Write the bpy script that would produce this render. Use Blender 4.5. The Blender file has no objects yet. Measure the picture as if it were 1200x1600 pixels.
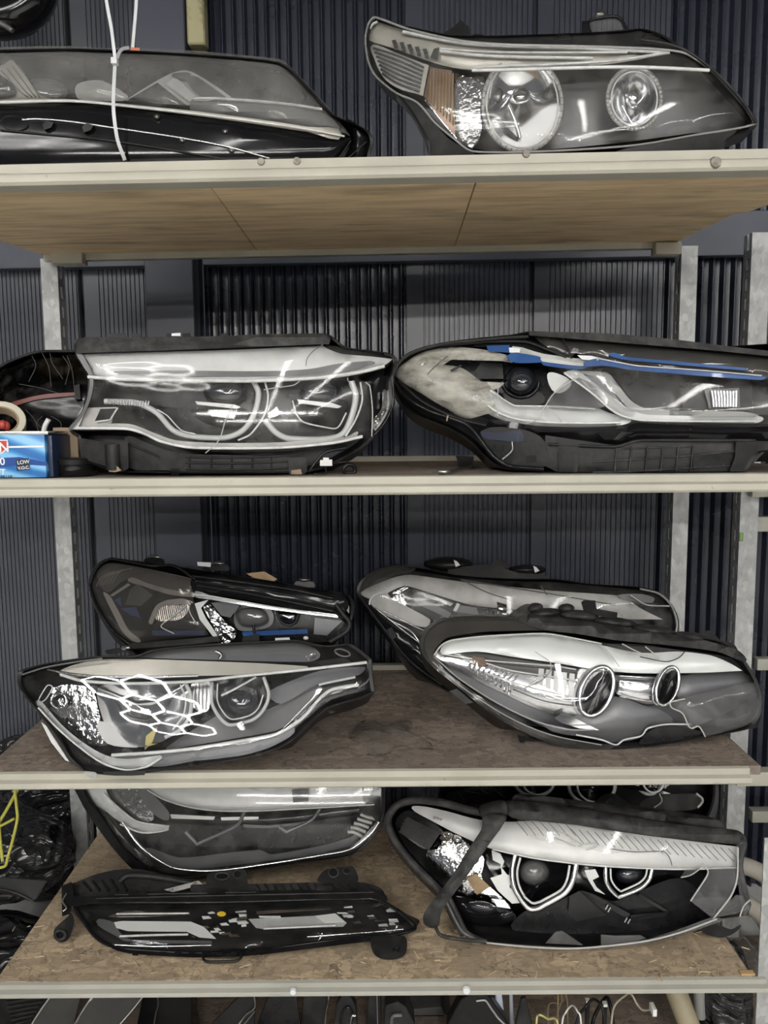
import bpy, bmesh, math, random
import numpy as np
from mathutils import Vector, Matrix
from mathutils.geometry import delaunay_2d_cdt
random.seed(7)
scene = bpy.context.scene
COL = scene.collection

# ------------------------------------------------------------------ camera
CAMZ = 1.45
FPX = 1200.0
PITCH = math.radians(6.34)
ROLL = math.radians(-0.45)
CAMM = Matrix.Rotation(math.radians(90) - PITCH, 3, 'X') @ Matrix.Rotation(ROLL, 3, 'Z')
cam_data = bpy.data.cameras.new('camera')
cam_data.sensor_fit = 'VERTICAL'
cam_data.sensor_height = 36.0
cam_data.lens = 36.0 * FPX / 1600.0
cam_data.clip_start = 0.02
cam = bpy.data.objects.new('camera', cam_data)
cam.matrix_world = Matrix.Translation((0, 0, CAMZ)) @ CAMM.to_4x4()
COL.objects.link(cam)
scene.camera = cam

# ------------------------------------------------------------------ world, exposure
world = bpy.data.worlds.new('garage_ambient')
scene.world = world
world.use_nodes = True
world.node_tree.nodes['Background'].inputs[0].default_value = (0.93, 0.96, 1.0, 1)
world.node_tree.nodes['Background'].inputs[1].default_value = 0.12
scene.view_settings.view_transform = 'Standard'
scene.view_settings.look = 'None'
scene.view_settings.gamma = 1.0
scene.view_settings.use_curve_mapping = False
scene.view_settings.exposure = -0.05
HEX_POWER = 47.0
BATTEN_POWER = 125.0          # emission strength of the hexagon tube lamps on the ceiling
scene.cycles.transparent_max_bounces = 24
scene.cycles.max_bounces = 10
scene.cycles.caustics_reflective = False
scene.cycles.caustics_refractive = False

# ------------------------------------------------------------------ geometry helpers
def ray(u, v):
    return CAMM @ Vector(((u - 600.0) / FPX, (800.0 - v) / FPX, -1.0))
def at(u, v, Y):
    d = ray(u, v); t = Y / d.y
    return Vector((d.x * t, Y, CAMZ + d.z * t))
def atz(u, v, Z):
    d = ray(u, v); t = (Z - CAMZ) / d.z
    return Vector((d.x * t, d.y * t, Z))
def tag(o, label=None, cat=None, group=None, kind=None):
    if label: o['label'] = label
    if cat: o['category'] = cat
    if group: o['group'] = group
    if kind: o['kind'] = kind
    return o
def link(name, me, mat, parent=None, smooth=True, ang=40):
    if mat is not None:
        me.materials.clear(); me.materials.append(mat)
    o = bpy.data.objects.new(name, me)
    COL.objects.link(o)
    if smooth:
        me.shade_smooth(); me.set_sharp_from_angle(angle=math.radians(ang))
    if parent is not None:
        o.parent = parent
        loc = parent.location.copy()
        if parent.parent is not None: loc = loc + parent.parent.location
        me.transform(Matrix.Translation(-loc))
    return o
def mesh(verts, faces, recalc=True, bevel=0, seg=1):
    me = bpy.data.meshes.new('mesh')
    bm = bmesh.new()
    vs = [bm.verts.new(v) for v in verts]
    for f in faces:
        try: bm.faces.new([vs[i] for i in f])
        except ValueError: pass
    if recalc: bmesh.ops.recalc_face_normals(bm, faces=bm.faces[:])
    if bevel > 0:
        es = [e for e in bm.edges if len(e.link_faces) == 2 and e.calc_face_angle() > 0.5]
        bmesh.ops.bevel(bm, geom=es, offset=bevel, segments=seg, affect='EDGES', profile=0.6)
    bm.to_mesh(me); bm.free()
    return me
def empty(name, loc):
    o = bpy.data.objects.new(name, None); o.location = loc
    o.empty_display_size = 0.05
    COL.objects.link(o); return o
BOXF = [(0,1,2,3),(4,7,6,5),(0,4,5,1),(1,5,6,2),(2,6,7,3),(3,7,4,0)]
def box(name, lo, hi, mat, parent=None, bevel=0.0, seg=1):
    x0,y0,z0 = lo; x1,y1,z1 = hi
    vs = [(x0,y0,z0),(x1,y0,z0),(x1,y1,z0),(x0,y1,z0),(x0,y0,z1),(x1,y0,z1),(x1,y1,z1),(x0,y1,z1)]
    return link(name, mesh(vs, BOXF, True, bevel, seg), mat, parent, smooth=bevel > 0)
def extr_x(name, prof, x0, x1, mat, parent=None, z1off=0.0, y1off=0.0, ang=30):
    """closed (y,z) profile swept from x0 to x1"""
    n = len(prof); vs = [(x0, y, z) for y, z in prof] + [(x1, y + y1off, z + z1off) for y, z in prof]
    fs = [(i, (i+1) % n, n + (i+1) % n, n + i) for i in range(n)] + [tuple(range(n)), tuple(range(2*n-1, n-1, -1))]
    return link(name, mesh(vs, fs), mat, parent, True, ang)
def spl(pts, closed=True, n=4):
    """smooth curve through pixel points; a third value of 1 marks a corner"""
    P = [np.array(p[:2], float) for p in pts]; C = [len(p) > 2 for p in pts]; m = len(P); out = []
    for i in range(m if closed else m - 1):
        a, b = P[i], P[(i+1) % m]
        p0 = P[i-1] if (closed or i > 0) else a; p3 = P[(i+2) % m] if (closed or i + 2 < m) else b
        L = np.linalg.norm(b - a)
        def tan(q0, q1, corner, other):
            if corner or np.linalg.norm(q1 - q0) < 1e-6: return b - a
            d = (q1 - q0) / np.linalg.norm(q1 - q0)
            return d * min(L, other if other > 1e-6 else L)
        m1 = tan(p0, b, C[i], np.linalg.norm(a - p0)); m2 = tan(a, p3, C[(i+1) % m], np.linalg.norm(p3 - b))
        for k in range(n):
            t = k / n; t2 = t*t; t3 = t2*t
            out.append((2*t3-3*t2+1)*a + (t3-2*t2+t)*m1 + (-2*t3+3*t2)*b + (t3-t2)*m2)
    if not closed: out.append(P[-1])
    return np.array(out)
def inside(poly, q):
    x, y = q[:,0], q[:,1]; r = np.zeros(len(q), bool); j = len(poly) - 1
    for i in range(len(poly)):
        xi, yi = poly[i]; xj, yj = poly[j]
        if yi != yj:
            c = ((yi > y) != (yj > y)) & (x < (xj - xi) * (y - yi) / (yj - yi) + xi)
            r ^= c
        j = i
    return r
def edist(poly, q):
    a = poly; b = np.roll(poly, -1, 0); d = b - a
    l2 = (d**2).sum(1) + 1e-9
    t = np.clip(((q[:,None,:] - a[None]) * d[None]).sum(2) / l2[None], 0, 1)
    pr = a[None] + t[...,None] * d[None]
    return np.sqrt(((q[:,None,:] - pr)**2).sum(2)).min(1)
def fill2d(pts, closed_n=4, g=12.0, straight=False):
    poly = np.array([p[:2] for p in pts], float) if straight else spl(pts, True, closed_n)
    keep = [0]
    for i in range(1, len(poly)):
        if np.linalg.norm(poly[i] - poly[keep[-1]]) > 0.4: keep.append(i)
    poly = poly[keep]
    lo, hi = poly.min(0), poly.max(0)
    gx, gy = np.meshgrid(np.arange(lo[0] + g/2, hi[0], g), np.arange(lo[1] + g/2, hi[1], g))
    q = np.stack([gx.ravel(), gy.ravel()], 1)
    if len(q):
        q = q[inside(poly, q)]
        if len(q): q = q[edist(poly, q) > 0.35 * g]
    allp = np.vstack([poly, q]) if len(q) else poly
    r = delaunay_2d_cdt([Vector(p) for p in allp], [], [list(range(len(poly)))], 1, 1e-4)
    return poly, np.array([tuple(p) for p in r[0]]), [tuple(f) for f in r[2]]

AUTO = {'ring_notch': ('bulb_ring',), 'brow_rib': ('silver_brow',), 'brow_line': ('silver_brow', 'brow'), 'brow_edge': ('silver_brow',), 'brow_groove': ('silver_brow',), 'panel_rib': ('rib_panel',), 'panel_post': ('rib_panel',), 'panel_edge': ('rib_panel',),
        'duct_rib': ('lower_duct',), 'duct_fin': ('fan_duct',), 'duct_edge': ('fan_duct',), 'rail_tooth': ('lower_rail',), 'rail_rib': ('rear_rail',), 'rail_web': ('rear_rail',), 'vent_slat': ('vent_back',), 'tab_hole': ('mounting_tab',), 'hole_rim': ('mounting_tab',), 'marker_rib': ('side_marker',),
        'filter_rib': ('amber_filter',), 'reflector_flute': ('reflector_window', 'side_reflector'), 'reflector_step': ('side_reflector',), 'reflector_facet': ('side_reflector',), 'lid_ridge': ('lid',), 'lid_edge': ('lid',), 'lid_chrome': ('lid',), 'bridge_rib': ('centre_bridge',), 'tube_rib': ('reflector_tube',),
        'bracket_rib': ('rear_bracket',), 'cap_ridge': ('end_cap',), 'guide_mesh': ('light_guide',), 'lens_crack': ('lens', 'lens_piece', 'milky_lens', 'corner_lens'), 'lens_rim': ('lens', 'corner_lens', 'lens_piece'), 'crease_reflection': ('lens',), 'crease': ('lens',), 'shard_edge': ('lens_shard',),
        'guide_edge': ('light_guide',), 'ring_inner': ('light_ring',), 'window_frame': ('marker_window',), 'marker_window': ('marker_panel',), 'seal_clip': ('rubber_seal',), 'seal_lump': ('seal_bar',), 'cover_ridge': ('lower_cover',), 'cover_scoop': ('lower_cover',), 'mounting_clip': ('lower_cover',), 'clip_screw': ('lower_cover',),
        'trim_edge': ('trim_strip',), 'reflector_line': ('side_reflector',), 'cup_edge': ('projector_cup',), 'flange_slot': ('top_flange',), 'bracket_pane': ('bracket_loop',), 'bolt': ('mount_lug', 'bracket_block', 'mounting_arm'), 'rod_glint': ('gloss_rod',), 'barrel_ring': ('chrome_barrel',), 'strip_edge': ('lens_strip',),
        'glass_edge': ('brow_glass',), 'flap_edge': ('brow_flap',), 'bar_line': ('bezel_bar',), 'led_cell': ('upper_trim',), 'foot_hole': ('lower_foot',), 'skirt_rib': ('lower_skirt',), 'skirt_clip': ('lower_skirt',), 'eyelet': ('eyelet_arm',), 'eyelet_hole': ('eyelet_arm',), 'silver_edge': ('blue_strip',), 'white_tag': ('rubber_boot',)}
class Lamp:
    """a thing whose traced pixels are given real depth: Y(u,v) is its own curved front surface"""
    def __init__(s, name, label, cat, bbox, Y0, zf, tilt=0.0, sl=0.0, sr=0.0, bulge=0.0, pl=2.0, pr=2.0, group=None, clampz=True):
        s.u0, s.v0, s.u1, s.v1 = bbox; s.Y0, s.zf, s.tilt, s.sl, s.sr, s.bulge, s.pl, s.pr = Y0, zf, tilt, sl, sr, bulge, pl, pr
        s.clampz = clampz; s.last = {}
        c = at((s.u0+s.u1)/2, s.v1, Y0 + 0.06)
        s.root = empty(name, (c.x, c.y, zf)); tag(s.root, label, cat, group)
    def add(s, name, me, mat, parent, ang, label=None):
        if parent is None:
            for c in AUTO.get(name, ()):
                if c in s.last: parent = s.last[c]; break
        o = link(name, me, mat, parent or s.root, True, ang)
        if parent is None: s.last[name] = o
        if label: o['label'] = label
        return o
    def Y(s, u, v):
        a = (u - s.u0) / (s.u1 - s.u0); t = (s.v1 - v) / (s.v1 - s.v0)
        return (s.Y0 + s.tilt * t + s.sl * max(0, 1 - a) ** s.pl + s.sr * max(0, a) ** s.pr
                - s.bulge * max(-0.5, 4 * t * (1 - t)))
    def P(s, u, v, d=0.0):
        p = at(u, v, s.Y(u, v) + d)
        if s.clampz and p.z < s.zf + 0.0015: p.z = s.zf + 0.0015
        return p
    def plate(s, name, pts, d, th, mat, parent=None, edge=None, dome=0.0, n=4, g=12.0, straight=False, ang=45, label=None):
        poly, vs, fs = fill2d(pts, n, g, straight)
        dist = edist(poly, vs)
        dd = np.full(len(vs), float(d))
        if edge: dd += edge[1] * np.clip(1 - dist / edge[0], 0, 1) ** 2
        if dome: R = dist.max(); dd -= dome * (1 - np.clip(1 - dist / R, 0, 1) ** 2)
        F = [s.P(p[0], p[1], q) for p, q in zip(vs, dd)]; B = [s.P(p[0], p[1], q + th) for p, q in zip(vs, dd)]
        cnt = {}
        for f in fs:
            for i in range(len(f)):
                a, b = f[i], f[(i+1) % len(f)]
                k = (min(a, b), max(a, b)); cnt[k] = None if k in cnt else (a, b)
        N = len(vs); faces = list(fs) + [tuple(i + N for i in reversed(f)) for f in fs]
        faces += [(e[1], e[0], e[0] + N, e[1] + N) for e in cnt.values() if e]
        return s.add(name, mesh(F + B, faces), mat, parent, ang, label)
    def tube(s, name, pts, r, d, mat, parent=None, closed=False, n=4, k=8, flat=1.0, r2=None, label=None, d2=None):
        """round bar of radius r pixels along pixel points at depth d"""
        q = spl(pts, closed, n); m = len(q)
        W = []; R = []
        for i, p in enumerate(q):
            f = i / max(1, m - 1)
            dd = d if d2 is None else d + (d2 - d) * f
            W.append(s.P(p[0], p[1], dd)); rr = r if r2 is None else r + (r2 - r) * f
            R.append(rr / FPX * (s.Y(p[0], p[1]) + dd))
        return s.add(name, sweep(W, R, closed, k, flat), mat, parent, 60, label)
    def bowl(s, name, pts, d0, d1, mat, parent=None, n=4, rings=6, pw=2.0, th=0.0, label=None, shift=(0, 0), kind='bowl'):
        """surface that goes from the outline at depth d0 to its centre at depth d1 (dish or dome)"""
        q = spl(pts, True, n); c = q.mean(0); m = len(q); V = []; F = []
        for k in range(rings):
            f = k / rings; a = 1 - f
            h = (1 - a ** pw) if kind == 'bowl' else math.sqrt(max(0, 1 - a * a))
            for p in q:
                x = c + (p - c) * a + np.array(shift) * f
                V.append(s.P(x[0], x[1], d0 + (d1 - d0) * h))
        x = c + np.array(shift); V.append(s.P(x[0], x[1], d1))
        for k in range(rings - 1):
            for i in range(m): F.append((k*m+i, k*m+(i+1) % m, (k+1)*m+(i+1) % m, (k+1)*m+i))
        for i in range(m): F.append(((rings-1)*m+i, (rings-1)*m+(i+1) % m, rings*m))
        if th:   # a closed solid: same outline further back
            N = len(V)
            for p in q: V.append(s.P(p[0], p[1], d0 + th))
            for i in range(m): F.append((i, N+i, N+(i+1) % m, (i+1) % m))
            F.append(tuple(range(N+m-1, N-1, -1)))
        return s.add(name, mesh(V, F), mat, parent, 50, label)
    def housing(s, name, pts, mat, deep=0.16, inner=0.07, n=4, front=0.0, back=0.62, drop=0.05, parent=None, open_=True, grow=1.0):
        """the lamp's tub: outer skin running back from the outline and an inner cavity behind the lens"""
        q = spl(pts, True, n); m = len(q)
        c2 = q.mean(0)
        def ring(sc, d, dz=0.0):
            r = []
            for p in q:
                x = c2 + (p - c2) * sc
                w = s.P(x[0], x[1], d)
                w.z = max(w.z - dz, s.zf + 0.0015) if s.clampz else w.z - dz
                r.append(w)
            return r
        rings = []
        if open_: rings += [ring(0.94, front + inner + .02), ring(0.982, front + 0.006)]
        rings += [ring(grow, front + .003), ring(grow + 0.004, front + 0.02), ring((1 + back) / 2 + 0.1, front + deep * 0.55, drop * 0.5), ring(back, front + deep, drop)]
        V = [v for r in rings for v in r]; F = []
        for k in range(len(rings) - 1):
            for i in range(m): F.append((k*m+i, k*m+(i+1) % m, (k+1)*m+(i+1) % m, (k+1)*m+i))
        def cap(rg, flip):
            k0 = len(V); cc = Vector((0, 0, 0))
            for v in rg: cc += v
            V.append(cc / m); base = rings.index(rg) * m
            for i in range(m): F.append((base+i, base+(i+1) % m, k0))
        cap(rings[0], 0); cap(rings[-1], 1)
        return s.add(name, mesh(V, F), mat, parent, 35)
def sweep(W, R, closed=False, k=8, flat=1.0):
    m = len(W); V = []; F = []
    up = Vector((0, -1, 0))
    for i in range(m):
        a = W[i-1] if (closed or i > 0) else W[i]; b = W[(i+1) % m] if (closed or i < m-1) else W[i]
        t = (b - a).normalized() if (b - a).length > 1e-9 else Vector((1, 0, 0))
        nrm = up - t * up.dot(t)
        if nrm.length < 0.15: nrm = Vector((0, 0, 1)) - t * t.z
        nrm.normalize(); bi = t.cross(nrm)
        for j in range(k):
            an = 2 * math.pi * j / k
            V.append(W[i] + (nrm * math.cos(an) * flat + bi * math.sin(an)) * R[i])
    for i in range(m if closed else m - 1):
        for j in range(k): F.append((i*k+j, i*k+(j+1) % k, ((i+1) % m)*k+(j+1) % k, ((i+1) % m)*k+j))
    if not closed: F += [tuple(range(k-1, -1, -1)), tuple((m-1)*k + j for j in range(k))]
    return mesh(V, F)
def pipe(name, pts, r, mat, parent=None, closed=False, k=8, n=5, r2=None):
    """round bar through world points"""
    W = []; m = len(pts); P = [Vector(p) for p in pts]
    for i in range(m if closed else m - 1):
        a, b = P[i], P[(i+1) % m]; p0 = P[i-1] if (closed or i) else a; p3 = P[(i+2) % m] if (closed or i+2 < m) else b
        for j in range(n):
            t = j / n
            W.append(0.5 * ((2*a) + (b - p0)*t + (2*p0 - 5*a + 4*b - p3)*t*t + (3*a - p0 - 3*b + p3)*t**3))
    if not closed: W.append(P[-1])
    R = [r if r2 is None else r + (r2 - r) * i / (len(W) - 1) for i in range(len(W))]
    return link(name, sweep(W, R, closed, k), mat, parent, True, 60)
def ell(cx, cy, rx, ry, a0=0, a1=360, n=16, rot=0):
    r = []; full = abs(a1 - a0) >= 360; c, s_ = math.cos(math.radians(rot)), math.sin(math.radians(rot))
    for i in range(n if full else n + 1):
        t = math.radians(a0 + (a1 - a0) * i / n); x, y = rx * math.cos(t), ry * math.sin(t)
        r.append((cx + x*c - y*s_, cy + x*s_ + y*c))
    return r
def text(name, s, p, size, mat, parent, rot=0.0, ext=0.0004, bold=0.0, align='LEFT'):
    cu = bpy.data.curves.new('lettering', 'FONT'); cu.body = s; cu.size = size; cu.extrude = ext; cu.offset = bold; cu.align_x = align
    t = bpy.data.objects.new('lettering_source', cu); COL.objects.link(t)
    dg = bpy.context.evaluated_depsgraph_get()
    me = bpy.data.meshes.new_from_object(t.evaluated_get(dg))
    bpy.data.objects.remove(t)
    me.transform(Matrix.Translation(p) @ Matrix.Rotation(math.radians(90), 4, 'X') @ Matrix.Rotation(rot, 4, 'Z'))
    return link(name, me, mat, parent, False)

# ------------------------------------------------------------------ materials
def nodes(name):
    m = bpy.data.materials.new(name); m.use_nodes = True
    t = m.node_tree; t.nodes.clear()
    o = t.nodes.new('ShaderNodeOutputMaterial')
    return m, t, o
def N(t, typ, **k):
    n = t.nodes.new(typ)
    for a, b in k.items(): setattr(n, a, b)
    return n
def coords(t, scale=(1,1,1), rot=(0,0,0)):
    g = N(t, 'ShaderNodeNewGeometry'); mp = N(t, 'ShaderNodeMapping')
    mp.inputs['Scale'].default_value = scale; mp.inputs['Rotation'].default_value = rot
    t.links.new(g.outputs['Position'], mp.inputs['Vector']); return mp.outputs['Vector']
def noise(t, scale, detail=3, rough=.55, sc=(1,1,1), rot=(0,0,0)):
    n = N(t, 'ShaderNodeTexNoise'); n.inputs['Scale'].default_value = scale; n.inputs['Detail'].default_value = detail; n.inputs['Roughness'].default_value = rough
    t.links.new(coords(t, sc, rot), n.inputs['Vector']); return n.outputs['Fac']
def ramp(t, fac, stops):
    r = N(t, 'ShaderNodeValToRGB'); e = r.color_ramp.elements
    while len(e) < len(stops): e.new(0.5)
    for el, (p, c) in zip(e, stops):
        el.position = p; el.color = (c[0], c[1], c[2], 1) if hasattr(c, '__len__') else (c, c, c, 1)
    t.links.new(fac, r.inputs['Fac']); return r.outputs['Color']
def mixc(t, fac, a, b, mode='MIX'):
    m = N(t, 'ShaderNodeMix', data_type='RGBA', blend_type=mode)
    for sock, v in ((m.inputs[0], fac), (m.inputs[6], a), (m.inputs[7], b)):
        if hasattr(v, 'links'): t.links.new(v, sock)
        else: sock.default_value = v if not hasattr(v, '__len__') else (v[0], v[1], v[2], 1)
    return m.outputs[2]
def princ(name, col, rough=.5, metal=0.0, col2=None, ns=20, lo=.4, hi=.65, bump=None, coat=0.0, rough2=None, sc=(1,1,1), spec=None):
    m, t, o = nodes(name); b = N(t, 'ShaderNodeBsdfPrincipled')
    b.inputs['Roughness'].default_value = rough; b.inputs['Metallic'].default_value = metal
    b.inputs['Coat Weight'].default_value = coat; b.inputs['Coat Roughness'].default_value = 0.04
    if spec is not None: b.inputs['Specular IOR Level'].default_value = spec
    b.inputs['Base Color'].default_value = (*col, 1)
    if col2 is not None:
        f = ramp(t, noise(t, ns, 5, .6, sc), [(lo, 0.0), (hi, 1.0)])
        t.links.new(mixc(t, f, col, col2), b.inputs['Base Color'])
        if rough2 is not None:
            t.links.new(mixc(t, f, (rough,)*3, (rough2,)*3), b.inputs['Roughness'])
    if bump:
        bp = N(t, 'ShaderNodeBump'); bp.inputs['Strength'].default_value = bump[1]; bp.inputs['Distance'].default_value = bump[2] if len(bump) > 2 else 0.002
        if len(bump) > 3:   # fine straight ridges: bump = (scale, strength, distance, axis rotation)
            w = N(t, 'ShaderNodeTexWave'); w.inputs['Scale'].default_value = bump[0]
            t.links.new(coords(t, (1,1,1), (0, bump[3], 0)), w.inputs['Vector']); t.links.new(w.outputs['Fac'], bp.inputs['Height'])
        else: t.links.new(noise(t, bump[0], 3), bp.inputs['Height'])
        t.links.new(bp.outputs[0], b.inputs['Normal'])
    t.links.new(b.outputs[0], o.inputs[0]); return m
def lens_mat(name, tint=(1,1,1), haze=0.03, hz=(.5,.49,.45), ns=18, rough=0.03, lo=.35, hi=.75, ior=1.45, sc=(1,1,1), base=0.0):
    m, t, o = nodes(name)
    tr = N(t, 'ShaderNodeBsdfTransparent'); tr.inputs[0].default_value = (*tint, 1)
    gl = N(t, 'ShaderNodeBsdfGlossy'); gl.inputs['Roughness'].default_value = rough
    fr = N(t, 'ShaderNodeFresnel'); 
    ge = N(t, 'ShaderNodeNewGeometry'); ma = N(t, 'ShaderNodeMath', operation='MULTIPLY_ADD')   # same reflectance on the sheet's two faces
    ma.inputs[1].default_value = 1.0 / ior - ior; ma.inputs[2].default_value = ior
    t.links.new(ge.outputs['Backfacing'], ma.inputs[0]); t.links.new(ma.outputs[0], fr.inputs[0])
    mx = N(t, 'ShaderNodeMixShader'); t.links.new(fr.outputs[0], mx.inputs[0]); t.links.new(tr.outputs[0], mx.inputs[1]); t.links.new(gl.outputs[0], mx.inputs[2])
    df = N(t, 'ShaderNodeBsdfDiffuse'); df.inputs[0].default_value = (*hz, 1)
    f = ramp(t, noise(t, ns, 6, .65, sc), [(lo, base), (hi, haze)])
    m2 = N(t, 'ShaderNodeMixShader'); t.links.new(f, m2.inputs[0]); t.links.new(mx.outputs[0], m2.inputs[1]); t.links.new(df.outputs[0], m2.inputs[2])
    t.links.new(m2.outputs[0], o.inputs[0]); return m
def guide_mat(name, col=(.85,.86,.85), clear=.3):
    m, t, o = nodes(name)
    b = N(t, 'ShaderNodeBsdfPrincipled'); b.inputs['Base Color'].default_value = (*col, 1); b.inputs['Roughness'].default_value = .22; b.inputs['Specular IOR Level'].default_value = .8
    tr = N(t, 'ShaderNodeBsdfTransparent'); mx = N(t, 'ShaderNodeMixShader'); mx.inputs[0].default_value = clear
    t.links.new(b.outputs[0], mx.inputs[1]); t.links.new(tr.outputs[0], mx.inputs[2]); t.links.new(mx.outputs[0], o.inputs[0]); return m
def emit_mat(name, col, st):
    m, t, o = nodes(name); e = N(t, 'ShaderNodeEmission'); e.inputs[0].default_value = (*col, 1); e.inputs[1].default_value = st
    t.links.new(e.outputs[0], o.inputs[0]); return m
def osb_mat(name, tone, dirt):
    m, t, o = nodes(name); b = N(t, 'ShaderNodeBsdfPrincipled'); b.inputs['Roughness'].default_value = .75
    base = None; cracks = None
    for i, (rz, sx, sy) in enumerate(((.5, 14, 46), (-.7, 40, 15), (1.3, 18, 52))):
        v = N(t, 'ShaderNodeTexVoronoi'); v.inputs['Scale'].default_value = 1.0
        c0 = coords(t, (sx, sy, 1), (0, 0, rz))
        wn = N(t, 'ShaderNodeTexNoise'); wn.inputs['Scale'].default_value = 55; wn.inputs['Detail'].default_value = 4; t.links.new(coords(t), wn.inputs['Vector'])
        va = N(t, 'ShaderNodeVectorMath', operation='MULTIPLY_ADD'); va.inputs[1].default_value = (1.1, 1.1, 0); t.links.new(wn.outputs['Color'], va.inputs[0]); t.links.new(c0, va.inputs[2])
        c = va.outputs[0]; t.links.new(c, v.inputs['Vector'])
        sep = N(t, 'ShaderNodeSeparateColor'); t.links.new(v.outputs['Color'], sep.inputs[0])
        col = ramp(t, sep.outputs[0], [(0, tuple(x*.66 for x in tone)), (.5, tone), (1, tuple(min(1, x*1.3) for x in tone))])
        d = N(t, 'ShaderNodeTexVoronoi', feature='DISTANCE_TO_EDGE'); t.links.new(c, d.inputs['Vector']); d.inputs['Scale'].default_value = 1.0
        cr = ramp(t, d.outputs['Distance'], [(0.0, .4), (.04, 1.0)])
        layer = mixc(t, .75, col, cr, 'MULTIPLY')
        if base is None: base = layer
        else: base = mixc(t, ramp(t, noise(t, 11 + 6*i, 2), [(.47, 0.0), (.53, 1.0)]), base, layer)
    grain = ramp(t, noise(t, 60, 4, .6, (1, 3, 1)), [(.3, .75), (.7, 1.12)])
    base = mixc(t, 1.0, base, grain, 'MULTIPLY')
    f = ramp(t, noise(t, 4.5, 5), [(.38, 0.0), (.68, .7)])
    base = mixc(t, f, base, dirt)
    for sc_, ro_, pos in ((9, .4, .5), (13, -.6, .46)):     # dark cracks between strands
        ln = ramp(t, noise(t, sc_, 5, .62, (1, 1.8, 1), (0, 0, ro_)), [(pos - .012, 1.0), (pos, .3), (pos + .012, 1.0)])
        mk = ramp(t, noise(t, 15, 2, .5, (1, 1, 1), (0, 0, ro_*2)), [(.5, 0.0), (.6, 1.0)])
        base = mixc(t, mk, base, mixc(t, 1.0, base, ln, 'MULTIPLY'))
    t.links.new(base, b.inputs['Base Color'])
    bp = N(t, 'ShaderNodeBump'); bp.inputs['Strength'].default_value = .35; bp.inputs['Distance'].default_value = .002
    t.links.new(base, bp.inputs['Height']); t.links.new(bp.outputs[0], b.inputs['Normal'])
    t.links.new(b.outputs[0], o.inputs[0]); return m
def ply_mat(name, tone, dark):
    m, t, o = nodes(name); b = N(t, 'ShaderNodeBsdfPrincipled'); b.inputs['Roughness'].default_value = .6
    oi = N(t, 'ShaderNodeObjectInfo')
    g = ramp(t, noise(t, 6, 6, .6, (1, 9, 1)), [(.3, dark), (.55, tone), (.8, tuple(min(1, x*1.18) for x in tone))])
    g2 = ramp(t, noise(t, 3.2, 4, .5, (1, 4, 1)), [(.55, 1.0), (.72, .62)])
    c = mixc(t, 1.0, g, g2, 'MULTIPLY')
    r = ramp(t, oi.outputs['Random'], [(0, .88), (1, 1.06)])
    c = mixc(t, 1.0, c, r, 'MULTIPLY')
    t.links.new(c, b.inputs['Base Color']); t.links.new(b.outputs[0], o.inputs[0]); return m
def steel_mat(name, col, rust=(.16,.09,.05), amt=(.66, .74)):
    m, t, o = nodes(name); b = N(t, 'ShaderNodeBsdfPrincipled')
    a = ramp(t, noise(t, 9, 4), [(.35, tuple(x*.86 for x in col)), (.7, col)])
    s = ramp(t, noise(t, 70, 5, .65), [(amt[0], 0.0), (amt[1], 1.0)])
    big = ramp(t, noise(t, 7, 3), [(.45, 0.0), (.62, 1.0)])
    f = mixc(t, 1.0, s, big, 'MULTIPLY')
    t.links.new(mixc(t, f, a, rust), b.inputs['Base Color']); b.inputs['Roughness'].default_value = .42
    t.links.new(b.outputs[0], o.inputs[0]); return m
def galv_mat(name):
    m, t, o = nodes(name); b = N(t, 'ShaderNodeBsdfPrincipled'); b.inputs['Metallic'].default_value = .35; b.inputs['Roughness'].default_value = .5
    v = N(t, 'ShaderNodeTexVoronoi'); v.inputs['Scale'].default_value = 90; t.links.new(coords(t, (1,1,.6)), v.inputs['Vector'])
    sep = N(t, 'ShaderNodeSeparateColor'); t.links.new(v.outputs['Color'], sep.inputs[0])
    c = ramp(t, sep.outputs[0], [(0, (.36,.37,.36)), (.7, (.50,.51,.49)), (1, (.68,.69,.66))])
    t.links.new(mixc(t, .5, c, ramp(t, noise(t, 30, 5), [(.3, .36), (.7, .62)])), b.inputs['Base Color']); t.links.new(b.outputs[0], o.inputs[0]); return m

BLK = princ('black_plastic', (.006,.006,.0065), .36, col2=(.019,.018,.017), ns=26, lo=.45, hi=.75, bump=(60, .2), spec=.35)
BLKD = princ('dusty_black_plastic', (.011,.011,.0115), .5, col2=(.045,.043,.039), ns=20, lo=.45, hi=.8, bump=(70, .4), spec=.35)
GLOSS = princ('gloss_black_plastic', (.006,.006,.007), .1, col2=(.01,.01,.011), ns=12, rough2=.15, spec=.4)
BEZ = princ('black_bezel', (.008,.008,.009), .25, col2=(.016,.016,.017), ns=30, spec=.35)
GREYB = princ('grey_bezel', (.10,.10,.104), .3, col2=(.13,.13,.13), ns=8)
MATG = princ('matt_grey_bezel', (.12,.122,.128), .38, .35, col2=(.15,.15,.155), ns=6)
RUB = princ('rubber_gasket', (.02,.02,.02), .6, col2=(.085,.082,.077), ns=34, lo=.42, hi=.8, bump=(60, .6), spec=.35)
CHR = princ('chrome', (.86,.86,.87), .09, 1.0)
CHRS = princ('satin_chrome', (.74,.74,.75), .2, 1.0, col2=(.6,.6,.6), ns=10)
CHRF = princ('faceted_chrome', (.78,.78,.78), .1, 1.0, col2=(.5,.47,.42), ns=30, lo=.5, hi=.7, bump=(70, .45, .006))
CHRL = princ('ridged_chrome', (.72,.72,.73), .16, 1.0, bump=(60, .6, .003, .2))
SILV = princ('silver_panel', (.55,.55,.54), .38, .35, col2=(.54,.54,.53), ns=14, bump=(120, .3, .001, .7))
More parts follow.
